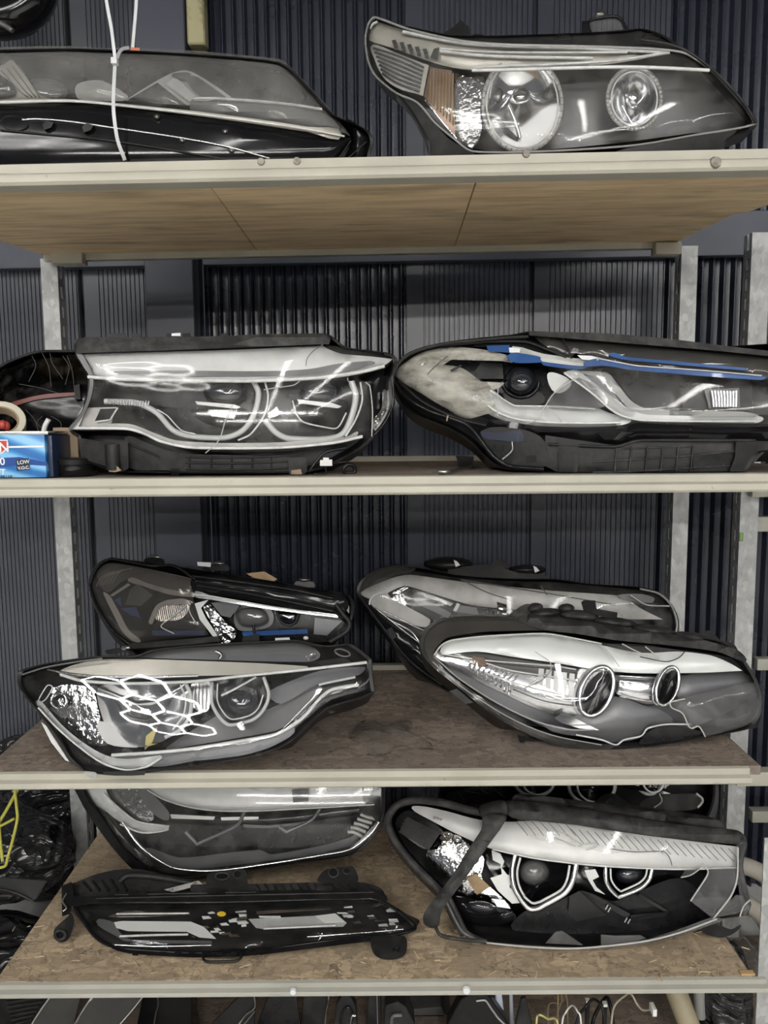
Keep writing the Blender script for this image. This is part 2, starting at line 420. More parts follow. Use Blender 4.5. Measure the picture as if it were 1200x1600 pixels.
SILD = princ('dusty_silver_panel', (.5,.49,.47), .45, .3, col2=(.36,.35,.33), ns=16, bump=(120, .3, .001, .7))
PALE = princ('pale_panel', (.74,.76,.74), .3, .15, col2=(.68,.7,.68), ns=6)
WHT = princ('white_plastic', (.82,.82,.8), .35)
CRM = princ('cream_bezel', (.5,.48,.42), .35, .3, col2=(.42,.4,.35), ns=9)
BLU = princ('blue_plastic', (.02,.07,.22), .3, col2=(.03,.095,.28), ns=20, coat=.3)
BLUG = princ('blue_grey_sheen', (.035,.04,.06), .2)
BLUD = princ('dull_blue_plastic', (.06,.10,.24), .35)
AMB = princ('amber_plastic', (.27,.19,.14), .25, .3, col2=(.2,.125,.085), ns=40)
BRN = princ('brown_film', (.28,.17,.08), .5, col2=(.36,.25,.13), ns=30)
GUIDE = guide_mat('light_guide', (.66,.67,.66), .3)
GUIDC = guide_mat('clear_light_guide', (.5,.5,.48), .55)
WLINE = princ('white_guide_and_glint', (.68,.68,.67), .2, spec=.8, col2=(.5,.5,.49), ns=45, lo=.45, hi=.7)  # white of the light guides and of the modelled reflections
EDGE = guide_mat('broken_lens_edge', (.62,.62,.59), .35)
BALL = princ('projector_glass', (.02,.022,.028), .04, 0.0, coat=1.0, spec=.9)
BALLG = princ('grey_projector_glass', (.16,.16,.16), .08, .3, coat=1.0)
CLEAR = lens_mat('clear_lens', haze=.025, rough=.02)
CLEAD = lens_mat('dusty_clear_lens', haze=.07, ns=22, base=.003, rough=.07, ior=1.3)
HAZY = lens_mat('hazy_lens', haze=.27, hz=(.40,.39,.37), ns=9, lo=.3, hi=.7, base=.09)
MILK = lens_mat('milky_scuffed_lens', haze=.85, hz=(.5,.48,.42), ns=16, lo=.36, hi=.64, base=.12, rough=.15, sc=(.45,1,1.6))
SMOK = lens_mat('smoked_lens', (.82,.8,.78), haze=.12, hz=(.33,.32,.3), ns=14, base=.05, rough=.1)
DARKL = lens_mat('dark_smoked_lens', (.25,.22,.22), haze=.25, hz=(.2,.19,.18), ns=25, lo=.5, hi=.85, rough=.12, ior=1.35)
GREYL = lens_mat('grey_broken_lens', (.9,.9,.9), haze=.3, hz=(.32,.32,.32), ns=22, base=.08, rough=.08)
RED = princ('red_reflector', (.15,.035,.028), .3, coat=.5)
FOIL = princ('crinkled_foil', (.7,.7,.7), .16, 1.0, bump=(45, 1.0, .012))
NAVY = princ('navy_wall_paint', (.022,.026,.041), .25, col2=(.028,.032,.048), ns=3, rough2=.31)
NAVYM = princ('navy_ribbed_sheet', (.036,.041,.058), .28, col2=(.045,.05,.068), ns=3, rough2=.34)
NAVY_LIT = princ('lit_navy_ribbed_sheet', (.075,.08,.098), .33, col2=(.095,.1,.118), ns=3, rough2=.4)  # paler copy for the left sheets, stronger light there put into the colour
NAVYF = princ('navy_flat_steel', (.055,.06,.085), .4, col2=(.07,.076,.1), ns=5)
CREAM = steel_mat('cream_shelf_paint', (.49,.465,.385))
CREAMG = steel_mat('grey_cream_shelf_paint', (.42,.41,.355))
GALV = galv_mat('galvanised_steel')
PLY = ply_mat('birch_plywood', (.9,.69,.43), (.66,.47,.26))
OSB = osb_mat('strand_board', (.53,.405,.27), (.36,.28,.195))
OSBD = osb_mat('dirty_strand_board', (.31,.245,.195), (.21,.175,.148))
def bag_mat(name, col, sc=13):
    m, t, o = nodes(name); b = N(t, 'ShaderNodeBsdfPrincipled'); b.inputs['Base Color'].default_value = (*col, 1); b.inputs['Roughness'].default_value = .14
    wn = N(t, 'ShaderNodeTexNoise'); wn.inputs['Scale'].default_value = 9; t.links.new(coords(t), wn.inputs['Vector'])
    va = N(t, 'ShaderNodeVectorMath', operation='MULTIPLY_ADD'); va.inputs[1].default_value = (2, 2, 2); t.links.new(wn.outputs['Color'], va.inputs[0]); t.links.new(coords(t, (sc*.55, sc, sc*1.5), (.3, .5, .2)), va.inputs[2])
    v = N(t, 'ShaderNodeTexVoronoi'); v.inputs['Scale'].default_value = 1.0; t.links.new(va.outputs[0], v.inputs['Vector'])
    v2 = N(t, 'ShaderNodeTexVoronoi'); v2.inputs['Scale'].default_value = 2.7; t.links.new(va.outputs[0], v2.inputs['Vector'])
    ad = N(t, 'ShaderNodeMath', operation='MULTIPLY_ADD'); ad.inputs[1].default_value = .4; t.links.new(v2.outputs['Distance'], ad.inputs[0]); t.links.new(v.outputs['Distance'], ad.inputs[2])
    bp = N(t, 'ShaderNodeBump'); bp.inputs['Strength'].default_value = 1.0; bp.inputs['Distance'].default_value = .03; t.links.new(ad.outputs[0], bp.inputs['Height']); t.links.new(bp.outputs[0], b.inputs['Normal'])
    t.links.new(b.outputs[0], o.inputs[0]); return m
BAG = bag_mat('black_bag_film', (.02,.02,.021))
TIE = princ('white_nylon', (.62,.63,.64), .35)
METAL = princ('zinc_bolt', (.62,.62,.6), .3, 1.0, col2=(.5,.48,.44), ns=60)
YEL = princ('yellow_wire_coat', (.42,.41,.07), .4)
CARD = princ('cardboard', (.36,.27,.18), .7, col2=(.3,.22,.15), ns=20)
STICK = princ('white_sticker', (.75,.76,.77), .5)
# ------------------------------------------------------------------ the setting
YF, YB = 1.40, 2.03
Z1, Z2, Z3, Z4 = (at(600, v, YF).z for v in (243, 743.5, 1203.5, 1533.5))
Z5 = Z4 - 0.34
TILT1 = 0.0125
def onwall(u, v, off=0.0):
    d = ray(u, v); t = (2.30 - off) / (d.y + 0.05 * d.x)
    return Vector((d.x*t, d.y*t, CAMZ + d.z*t))
def wy(x): return 2.30 - 0.05 * x

floor = box('floor', (-4.5, -10, -0.06), (4.5, 3.0, 0.0), princ('grey_epoxy_floor', (.78,.77,.74), .4, col2=(.68,.67,.64), ns=2)); tag(floor, kind='structure')
ceil = box('ceiling', (-4.5, -10, 3.36), (4.5, 3.0, 3.42), princ('ceiling_paint', (.11,.115,.125), .7)); tag(ceil, kind='structure')

# back wall: navy steel sheets, some with broad corrugations, some with fine grooves
wall = empty('wall_back', (0, 2.33, 0.0)); tag(wall, kind='structure')
WZ0, WZ1 = 0.02, 3.34
def sheet(u0, u1, kind, per=0.031, off=0.0, v=600):
    x0, x1 = onwall(u0, v, off).x, onwall(u1, v, off).x
    pr = []
    if kind == 'flat': pr = [(x0, 0), (x1, 0)]
    else:
        n = max(1, round((x1 - x0) / per)); p = (x1 - x0) / n
        for i in range(n):
            a = x0 + i * p
            if kind == 'wave':
                pr += [(a, .017), (a + .26*p, .016), (a + .40*p, .002), (a + .47*p, -.0015), (a + .55*p, -.0015), (a + .62*p, .002), (a + .76*p, .016)]
            else:
                pr += [(a, 0), (a + .62*p, 0), (a + .72*p, .004), (a + .9*p, .004)]
        pr.append((x1, pr[0][1]))
    m = len(pr)
    V = [(x, wy(x) - off + y, WZ0) for x, y in pr] + [(x, wy(x) - off + y, WZ1) for x, y in pr]
    V += [(x, wy(x) - off + .03, WZ0) for x, y in pr] + [(x, wy(x) - off + .03, WZ1) for x, y in pr]
    F = []
    for i in range(m - 1):
        F += [(i, i+1, m+i+1, m+i), (2*m+i+1, 2*m+i, 3*m+i, 3*m+i+1), (m+i, m+i+1, 3*m+i+1, 3*m+i), (2*m+i, 2*m+i+1, i+1, i)]
    F += [(0, m, 3*m, 2*m), (m-1, 3*m-1, 4*m-1, 2*m-1)]
    return link('wall_sheet', mesh(V, F), NAVY if kind == 'wave' else (NAVY_LIT if u1 < 300 else NAVYM), wall, True, 50)
sheet(-420, 129, 'fine', .0125); sheet(138, 157, 'flat'); sheet(157, 240, 'fine', .0132)
sheet(129, 138, 'flat', off=-.028)
sheet(312, 322, 'flat', off=-.03)
sheet(322, 636, 'wave', .0308); sheet(636, 657, 'flat'); sheet(657, 826, 'fine', .0142); sheet(826, 833, 'flat', off=-.025)
sheet(833, 850, 'flat'); sheet(850, 1032, 'fine', .0146); sheet(1032, 1600, 'wave', .0308)
xa, xb = onwall(238, 600, .05).x, onwall(311, 600, .05).x
col_ = box('wall_column', (xa, 2.25, WZ0), (xb, 2.32, WZ1), NAVYF, wall, .003)
# horizontal flat girt across the wall behind the top shelf
gz0 = (onwall(1130, 395, .04).z + onwall(60, 424, .04).z) / 2; gz1 = gz0 + 0.12
def girt(xl, xr):
    V = [(xl, wy(xl)-.012, gz0), (xr, wy(xr)-.012, gz0), (xr, wy(xr)-.012, gz1), (xl, wy(xl)-.012, gz1), (xl, wy(xl)-.045, gz0), (xr, wy(xr)-.045, gz0), (xr, wy(xr)-.045, gz1), (xl, wy(xl)-.045, gz1)]
    return link('wall_rail', mesh(V, BOXF, True, .002), NAVYF, wall)
girt(-1.9, xa - .001); girt(xb + .02, 1.9)
# yellowed foam strip beside the column, above the top shelf
p0, p1 = onwall(294, 0, .045), onwall(324, 76, .045)
foam = box('foam_strip', (p0.x, p0.y - .03, p1.z), (p1.x, p0.y + .02, 3.0), princ('yellowed_foam', (.46,.42,.25), .7, col2=(.22,.19,.1), ns=16, lo=.5, hi=.62), wall, .005)

# ceiling lamp: a honeycomb of white tubes behind and above the camera
HEXM = emit_mat('white_tube_light', (1.0, .985, .95), HEX_POWER)
hexlamp = empty('hexagon_ceiling_lamp', (-2.4, -1.9, 3.3)); tag(hexlamp, 'honeycomb of white tube lights on the garage ceiling', 'ceiling lamp')
def hexgrid():
    S = .40; segs = {}
    for i in range(0, 2):
        for j in range(0, 4):
            cx = -2.95 + i * S * math.sqrt(3) + (S * math.sqrt(3) / 2 if j % 2 else 0); cy = -0.95 - j * S * 1.5
            pts = [(round(cx + S * math.sin(math.radians(60*k)), 4), round(cy + S * math.cos(math.radians(60*k)), 4)) for k in range(6)]
            for k in range(6):
                a, b = pts[k], pts[(k+1) % 6]; segs[tuple(sorted(((round(a[0], 2), round(a[1], 2)), (round(b[0], 2), round(b[1], 2)))))] = (a, b)
    return list(segs.values())
def tubeseg(a, b, w=.018):
    a = Vector((*a, 0)); b = Vector((*b, 0)); d = (b - a).normalized(); nn = Vector((-d.y, d.x, 0)) * w
    a = a + d * .02; b = b - d * .02
    V = [a - nn, b - nn, b + nn, a + nn]; V = [v + Vector((0, 0, 3.325)) for v in V] + [v + Vector((0, 0, 3.35)) for v in V]
    return link('light_tube', mesh(V, BOXF), HEXM, hexlamp, False)
for a, b in hexgrid(): tubeseg(a, b)
for x, lab in ((.35, 'long ceiling tube strip running away from the shelves, nearest the middle'), (1.7, 'long ceiling tube strip between two others'), (3.1, 'long ceiling tube strip farthest from the honeycomb lamp')):
    st = empty('ceiling_strip_light', (x, -4, 3.35)); tag(st, lab, 'ceiling lamp')
    box('tube', (x - .04, -7.2, 3.325), (x + .04, -0.9, 3.345), HEXM, st); box('strip_body', (x - .05, -7.25, 3.345), (x + .05, -0.85, 3.36), WHT, st)
BATM = emit_mat('batten_tube_light', (1.0, .98, .94), BATTEN_POWER)
for i, (y, lab) in enumerate(((-4.6, 'long white tube batten hanging behind the camera, nearer one'), (-7.6, 'long white tube batten hanging behind the camera, farther one'))):
    bt = empty('tube_batten', (0, y, 2.7)); tag(bt, lab, 'ceiling lamp')
    box('tube', (-2.4, y - .02, 2.62), (2.4, y + .02, 2.665), BATM, bt); box('batten_body', (-2.45, y - .04, 2.67), (2.45, y + .04, 2.72), WHT, bt)
    for x in (-2.0, 2.0): box('hanger', (x - .004, y - .004, 2.72), (x + .004, y + .004, 3.36), METAL, bt)

# ------------------------------------------------------------------ the steel rack
rack = empty('storage_rack', (0, 1.7, 0.0)); tag(rack, 'cream and galvanised steel shelving rack holding the headlights', 'rack')
def beam(z, x0, x1, mat, tl=0.0, h=.034):
    pr = [(YF + .006, z), (YF, z - .002), (YF - .001, z - h*.44), (YF - .010, z - h*.56), (YF - .0115, z - h*.68), (YF - .0115, z - h*.88), (YF - .007, z - h), (YF + .03, z - h), (YF + .03, z - h + .004), (YF + .006, z - h + .006)]
    pr = [(y, zz + tl * x0) for y, zz in pr]
    return extr_x('front_beam', pr, x0, x1, mat, rack, tl * (x1 - x0))
def rbeam(z, x0, x1, mat, tl=0.0, up=.012):
    pr = [(YB - .02, z - .034), (YB, z - .034), (YB, z + up), (YB - .02, z + up)]
    return extr_x('rear_beam', [(y, zz + tl*x0) for y, zz in pr], x0, x1, mat, rack, tl * (x1 - x0))
X3R = at(1171, 1215, YF).x; X4R = at(1196, 1543, YF).x
b1 = beam(Z1, -1.05, .95, CREAM, TILT1, .040); beam(Z2, -1.05, 1.02, CREAM); beam(Z3, -1.05, X3R, CREAM, 0, .03); beam(Z4, -1.05, X4R, CREAMG, 0, .024)
rbeam(Z1, -.86, .755, CREAM, TILT1, -.004); rbeam(Z2, -.86, .76, CREAM); rbeam(Z3, -.80, .76, CREAM); rbeam(Z4, -.80, .76, CREAMG)
def post(u, v, Y, w, z0, z1, slots=-1, name='post'):
    """slotted steel angle: broad front flange and a perforated side flange"""
    c = at(u, v, Y).x; x0, x1 = c - w/2, c + w/2; V = []; F = []
    def bx(lo, hi):
        k = len(V); a, b, c_ = lo; d, e, f = hi
        V.extend([(a,b,c_),(d,b,c_),(d,e,c_),(a,e,c_),(a,b,f),(d,b,f),(d,e,f),(a,e,f)]); F.extend([tuple(i + k for i in q) for q in BOXF])
    t = .0025
    bx((x0, Y, z0), (x1, Y + t, z1))
    sx = (x0, x0 + t) if slots < 0 else (x1 - t, x1)
    bx((sx[0], Y + t, z0), (sx[1], Y + .014, z1)); bx((sx[0], Y + .026, z0), (sx[1], Y + .045, z1))
    z = z0
    while z < z1 - .05:
        bx((sx[0], Y + .014, z), (sx[1], Y + .026, z + .02)); z += .05
    return link(name, mesh(V, F), GALV, rack, False)
zt = at(75, 404, YB + .012).z
post(76, 410, YB + .012, .043, .02, zt, 1)
post(1078, 390, YB + .012, .042, .02, at(1078, 384, YB + .012).z, -1)
for x in (-1.04, .985):      # front posts, outside the picture
    box('post', (x, YF + .006, .001), (x + .042, YF + .009, 2.35), GALV, rack); box('post', (x, YF + .009, .001), (x + .003, YF + .045, 2.35), GALV, rack)
# hooked end brackets of the top shelf
for (ua, va, ub, vb) in ((84, 402, 132, 413), (1022, 388, 1062, 399)):
    a = at(ua, va, YB - .03); b = at(ub, vb, YB - .03)
    o = box('shelf_bracket', (a.x, YB - .045, b.z), (b.x, YB - .004, a.z + .012), CREAM, rack, .004, 2)
def disc(name, u, v, Y, r, mat, parent, h=.004):
    c = at(u, v, Y); V = [(c.x + r*math.cos(a), Y - h, c.z + r*math.sin(a)) for a in np.arange(10)*math.pi/5] + [(c.x + 1.25*r*math.cos(a), Y + .003, c.z + 1.25*r*math.sin(a)) for a in np.arange(10)*math.pi/5]
    F = [tuple(range(10)), tuple(range(19, 9, -1))] + [(i, (i+1) % 10, 10 + (i+1) % 10, 10 + i) for i in range(10)]
    return link(name, mesh(V, F), mat, parent, True)
RUSTY = princ('rusty_bolt', (.2,.17,.14), .6, .3, col2=(.35,.32,.28), ns=80)
for u, v in ((408, 253), (464, 252), (822, 241)): disc('bolt', u, v, YF, .006, RUSTY, rack)
disc('bolt', 1118, 254, YF - .011, .009, RUSTY, rack)
disc('rivet', 729, 1548, YF - .011, .0065, STICK, rack, .002); disc('rivet', 458, 1550, YF - .011, .0055, STICK, rack, .002)

# ------------------------------------------------------------------ boards on the rack
def board(name, pts, z, th, mat, label, cat, tl=0.0, group=None):
    n = len(pts); V = [(x, y, z + tl*x) for x, y in pts] + [(x, y, z - th + tl*x) for x, y in pts]
    F = [tuple(range(n)), tuple(range(2*n-1, n-1, -1))] + [(i, n+i, n+(i+1) % n, (i+1) % n) for i in range(n)]
    o = link(name, mesh(V, F, True, .0012), mat, None, False); tag(o, label, cat, group); return o
y0, y1 = YF + .0075, YB - .022
zb = Z1 - .020
j1a, j1b = atz(330, 291, zb).x, atz(409, 400, zb).x; j2a, j2b = atz(744, 283, zb).x, atz(706, 398, zb).x
board('plywood_board', [(-1.0, y0), (j1a - .001, y0), (j1b - .001, y1), (-.86, y1)], Z1 - .0005, .0195, PLY, 'tan plywood board of the top shelf beneath the zip-tied lamp', 'board', TILT1)
board('plywood_board', [(j1a + .001, y0), (j2a - .001, y0), (j2b - .001, y1), (j1b + .001, y1)], Z1 - .0005, .0195, PLY, 'middle tan plywood board of the top shelf between two joints', 'board', TILT1)
board('plywood_board', [(j2a + .001, y0), (.93, y0), (.80, YF + .34), (.775, YF + .36), (.75, y1), (j2b + .001, y1)], Z1 - .0005, .0195, PLY, 'tan plywood board of the top shelf with a broken corner beneath the amber-cornered lamp', 'board', TILT1)
board('strand_board', [(-1.0, y0), (1.0, y0), (.76, y1), (-.86, y1)], Z2 - .0005, .018, OSBD, 'brown board of the second shelf beside the blue tin', 'board')
board('strand_board', [(at(-35, 1204, YF).x, y0), (at(1192, 1204, YF).x, y0), (at(1192, 1204, YF).x + .005, y1), (at(-35, 1204, YF).x, y1)], Z3 - .0005, .018, OSBD, 'dirty dark strand board of the third shelf below the blue-accented lamp', 'board')
board('strand_board', [(at(-12, 1534, YF).x, y0), (at(1178, 1534, YF).x, y0), (at(1178, 1534, YF).x, y1), (at(-12, 1534, YF).x, y1)], Z4 - .0005, .018, OSB, 'light brown strand board of the fourth shelf under the slim bumper lamp', 'board')
brd4 = [o for o in bpy.data.objects if o.name.startswith('strand_board')][-1]
a = at(1166, 1529, YF + .012); box('split_corner', (a.x - .012, YF + .008, Z4 - .001), (a.x + .016, YF + .02, Z4 + .0035), princ('fresh_wood', (.55,.36,.18), .6), brd4, .0008)
box5 = board('strand_board', [(-1.6, y0), (1.5, y0), (1.5, y1), (-1.6, y1)], Z5, .018, OSBD, 'lowest dark board under the heap of black trim pieces', 'board')
for x in (-1.5, 1.4):
    for y in (y0 + .02, y1 - .06): box('rack_leg', (x, y, .0005), (x + .04, y + .04, Z5 - .018), GALV, rack)

# neighbouring rack, seen past the right end
nb = empty('neighbouring_rack', (1.1, 2.0, 0.0)); tag(nb, 'galvanised post and cream beam ends of the neighbouring rack, at the right edge', 'rack')
def nbox(u0, v0, u1, v1, Y, dep, mat, name):
    a, b = at(u0, v0, Y), at(u1, v1, Y)
    return box(name, (a.x, Y, b.z), (b.x, Y + dep, a.z), mat, nb, .003, 2)
rack_real = rack; rack = nb
post(1189, 400, 2.0, .048, .02, at(1190, 363, 2.0).z, -1)
rack = rack_real
nbox(1156, 832, 1161, 846, 1.998, .003, princ('green_sticker', (.25,.38,.12), .6), 'green_sticker')
nbox(1176, 762, 1300, 776, 1.97, .025, CREAM, 'beam'); nbox(1178, 808, 1300, 830, 2.03, .03, CREAMG, 'beam'); nbox(1184, 1030, 1300, 1047, 2.03, .03, CREAMG, 'beam')
nbox(1152, 1207, 1300, 1228, 1.62, .03, CREAM, 'beam'); nbox(1176, 1268, 1300, 1285, 2.03, .03, CREAMG, 'beam')
a = at(1191, 1300, 1.55); box('front_post', (a.x + .006, 1.55, .02), (a.x + .05, 1.553, at(1195, 1240, 1.55).z - .1), GALV, nb)
# ================================================================== headlights, top shelf
# --- zip-tied lamp with a dusty clear cover lying on its side
L = Lamp('headlight', 'zip-tied headlight with a dusty clear cover and gloss black underside on the top shelf', 'headlight', (-90, 72, 583, 262), 1.43, Z1 - .004, tilt=.05, sr=.10, bulge=.02, pr=3)
lens = [(-90,80),(0,74),(60,72),(125,72),(150,75),(200,75),(300,79),(380,86),(436,92),(447,98),(480,131),(520,176),(548,213,1),(480,207),(400,194),(300,181),(200,169),(110,161),(0,163),(-90,166)]
tub = [(-90,84),(0,78),(125,76),(300,84),(436,97),(480,134),(520,178),(556,194),(578,208),(583,222),(579,240),(572,262),(300,264),(0,266),(-90,266)]
L.housing('housing', tub, BLK, .2, .085, back=.7)
L.plate('lens', lens, 0, .0025, HAZY, edge=(26, .03), g=11)
L.plate('lower_cover', [(-90,165),(0,164),(110,162),(200,170),(300,182),(400,195),(480,208),(549,215,1),(520,262,1),(300,263),(0,265),(-90,265,1)], .002, .012, GLOSS, edge=(12,.012))
L.plate('end_cap', [(540,188),(560,195),(578,208),(583,222),(579,240),(572,260,1),(528,262,1),(552,217)], .012, .05, GLOSS, edge=(10,.02))
L.tube('cap_ridge', [(548,220),(535,240),(524,252)], 1.2, .004, BLKD); L.tube('cap_ridge', [(572,222),(552,240),(540,250)], 1.0, .006, BLKD)
L.plate('trim_strip', [(-90,158),(0,157),(60,155),(110,155),(170,160),(300,173),(400,186),(480,198),(535,211),(480,206),(400,194),(300,180),(200,168),(110,160),(0,163),(-90,165)], -.004, .008, CRM, edge=(4,.004))
L.tube('trim_edge', [(-60,161),(0,160),(110,158),(200,166),(300,177),(400,190),(480,202),(538,213)], 1.5, -.006, WLINE)
L.tube('cover_ridge', [(35,187),(60,186),(110,190),(180,200),(275,214),(350,228),(420,247)], 1.5, .0, CHRS)
L.tube('cover_ridge', [(0,203),(55,208),(150,217),(240,230),(300,240),(370,252)], 1.5, .0, BLKD)
L.bowl('cover_scoop', ell(22,192,22,12,n=10,rot=8), .0, .02, CHRS, rings=4, th=.025)
for u, v in ((75,196),(137,200)): L.plate('mounting_clip', [(u-9,v-2),(u-2,v-8),(u+9,v-5),(u+5,v+3),(u-6,v+7)], -.006, .01, BLKD, straight=True)
for u, v in ((285,219),(352,205),(362,235),(245,182)): L.bowl('clip_screw', ell(u,v,5,4,n=8), .0, -.006, METAL, rings=3)
L.plate('bezel', [(-90,95),(0,90),(125,88),(300,92),(430,105),(500,170),(530,205),(400,190),(300,176),(110,158),(-90,160)], .07, .006, BEZ)
L.plate('side_reflector', [(-90,105),(0,103),(20,94),(62,148),(80,155),(0,159),(-90,160)], .02, .01, CRM)
for k in range(4): L.tube('reflector_line', [(2+k*9,110-k*3),(30+k*8,142-k*1),(44+k*6,152)], .8, .017, GREYB)
L.plate('dark_opening', [(-60,112),(2,118),(24,150),(-60,152)], .017, .002, BEZ)
L.plate('peak_reflector', [(195,157,1),(235,132),(262,117),(285,110),(302,113),(335,133),(362,152,1),(310,160),(290,165)], .03, .012, SILD, ang=30)
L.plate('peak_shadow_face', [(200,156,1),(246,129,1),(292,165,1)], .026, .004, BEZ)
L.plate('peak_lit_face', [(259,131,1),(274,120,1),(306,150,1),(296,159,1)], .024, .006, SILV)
L.plate('peak_gem', [(290,122),(308,120),(345,146),(352,152),(312,149)], .022, .01, CHRF)
L.plate('peak_gem', [(268,118),(282,113),(298,116),(288,124)], .022, .01, CHRF)
L.tube('light_guide', [(302,154),(340,154),(400,158),(460,164),(503,171)], 2.2, .014, WLINE)
L.plate('light_guide_shelf', [(300,158),(400,162),(500,174),(528,207),(470,198),(380,186),(300,174)], .022, .01, GREYB)
L.plate('dust_patch_panel', [(394,108),(420,114),(450,120),(475,150),(474,156),(440,150),(415,138)], .045, .006, BLK)
L.bowl('projector_glass', ell(72,140,34,18,n=12,rot=10), .04, .02, BALLG, rings=5, kind='dome')
L.plate('projector_glass', [(120,132),(160,126),(200,150),(190,158),(125,156)], .05, .006, SILD)
# --- the ties around it
tie = empty('cable_tie', at(178, 170, 1.40)); tag(tie, 'white cable tie looped around the dusty top-shelf lamp', 'cable tie')
def band(name, pts, w, Y, mat, par, th=.0012):
    q = spl(pts, False, 4); F = []; V = []
    for i in range(len(q)):
        a = q[max(0,i-1)]; b = q[min(len(q)-1,i+1)]; t = (b-a)/np.linalg.norm(b-a); n_ = np.array([-t[1], t[0]]) * w
        yy = Y(i/(len(q)-1)) if callable(Y) else Y
        for sg in (-1, 1):
            p = at(q[i][0]+sg*n_[0], q[i][1]+sg*n_[1], yy); V += [p, p + Vector((0, th, 0))]
    for i in range(len(q)-1):
        o = 4*i; F += [(o,o+2,o+6,o+4),(o+1,o+5,o+7,o+3),(o,o+4,o+5,o+1),(o+2,o+3,o+7,o+6)]
    F += [(0,1,3,2),(len(V)-4,len(V)-2,len(V)-1,len(V)-3)]
    return link(name, mesh(V, F), mat, par, True, 30)
band('strap', [(180,92),(178,130),(177,165),(179,190),(184,220),(195,250)], 2.7, lambda f: 1.445 - .03*math.sin(f*3.1)*1 - .02, TIE, tie)
band('strap_tail', [(160,-60),(166,0),(174,45),(180,94)], 2.5, 1.425, TIE, tie)
band('strap_loop', [(181,96),(186,82),(192,76),(202,74)], 2.6, lambda f: 1.43 + .05*f, TIE, tie)
a_ = at(180, 97, 1.42); box('locking_head', (a_.x-.0055, 1.412, a_.z-.0055), (a_.x+.0055, 1.424, a_.z+.0055), TIE, tie, .001)
tie2 = empty('cable_tie', at(208, 74, 1.47)); tag(tie2, 'short white cable tie rising straight up behind the looped one', 'cable tie')
band('strap', [(214,-60),(213,0),(210,40),(207,75)], 2.4, 1.475, TIE, tie2); band('orange_tag', [(204,76),(218,77)], 2.2, 1.470, princ('orange_tag', (.55,.16,.08), .5), tie2)

# --- lamp with two bulb rings and an amber corner
L = Lamp('headlight', 'clear headlight with two ring-edged bulb reflectors and amber corner on the top shelf', 'headlight', (572, 27, 1182, 252), 1.42, Z1 + .009, tilt=.03, sl=.20, sr=.05, bulge=.02, pl=2.6)
lens = [(587,27),(576,37),(571,60),(575,94),(588,120),(620,146),(652,160),(680,192),(710,217),(737,236),(800,238),(900,234),(1000,226),(1080,212),(1150,201),(1181,194,1),(1160,160),(1135,131),(1110,108),(1075,85),(1050,79),(1000,75),(900,72),(800,70),(740,66),(700,60),(640,46)]
tub = [(587,26),(575,37),(570,60),(574,96),(592,126),(622,150),(645,180),(668,222),(676,254),(800,256),(960,252),(1110,246),(1140,216),(1181,196),(1160,160),(1110,106),(1070,78),(1040,57),(1005,45),(975,48),(890,52),(760,56),(700,54),(640,42)]
L.housing('housing', tub, BLK, .2, .09, back=.72)
L.plate('lens', lens, 0, .0025, CLEAD, edge=(16, .02), g=11)
L.tube('lens_rim', lens, 1.7, .004, GUIDC, closed=True)
L.tube('crease_reflection', [(738,110),(800,109),(900,106),(1000,105),(1108,110)], 2.6, .001, WLINE)  # pale tube stands in for the tube-light reflection along the lens bend
L.plate('bezel', [(590,40),(660,60),(740,80),(900,82),(1050,84),(1105,112),(1170,190),(1080,208),(900,230),(740,232),(650,158),(590,120)], .082, .006, GREYB)
L.plate('upper_trim', [(584,32),(640,49),(740,68),(900,73),(1047,82,1),(1000,93),(940,101),(850,104),(735,109),(680,99),(620,77),(577,63),(577,42)], .02, .012, CRM, edge=(6,.006))
for q, r in (([(630,50),(690,62),(740,69),(800,72),(900,75),(1046,82)], 2.6), ([(688,80),(740,86),(800,89),(860,90),(926,91)], 2.4), ([(688,76),(740,80),(800,82),(900,82),(980,82)], 1.6), ([(740,106),(800,103),(860,101),(960,95),(1046,82)], 2.4), ([(578,45),(582,38),(590,34)], 1.8)):
    L.tube('light_guide', q, r, .012, WLINE)
for k in range(5):
    x, y = 612 + 12*k, 63 + 3.4*k
    L.plate('led_cell', [(x,y),(x+6,y-1),(x+9,y+7),(x+3,y+9)], .012, .008, CHRF, straight=True); L.plate('led_cell', [(x+3,y+9),(x+9,y+9),(x+10,y+15),(x+4,y+14)], .012, .008, CHR, straight=True)
L.plate('guide_end', [(672,90),(678,76),(686,74),(684,94)], .01, .01, CHRF, straight=True)
L.plate('side_marker', [(582,70),(620,83),(666,101,1),(656,148,1),(622,138),(600,122),(586,95)], .03, .008, SILD)
for k in range(7):
    f = (k + .5) / 7; L.tube('marker_rib', [(583+16*f,72+46*f),(622,84+50*f),(664-8*f,103+43*f)], 1.8, .028, CHRS)
L.plate('marker_divider', [(664,99),(670,102),(661,150),(655,148)], .018, .02, CRM, straight=True)
L.plate('turn_signal_reflector', [(670,103,1),(735,112),(757,122),(750,165),(752,205),(738,232,1),(710,214),(660,152,1)], .05, .008, CHRF)
L.plate('amber_filter', [(672,105,1),(706,110,1),(710,170),(711,212,1),(690,188),(662,150,1)], .036, .006, AMB, label='amber ribbed corner filter')
for k in range(8): L.tube('filter_rib', [(673+5*k,108+k),(672+5*k,160+5*k)], .9, .033, BRN)
L.plate('textured_filter', [(711,130),(750,128),(748,170),(752,205),(738,230),(712,213)], .036, .004, GREYL)
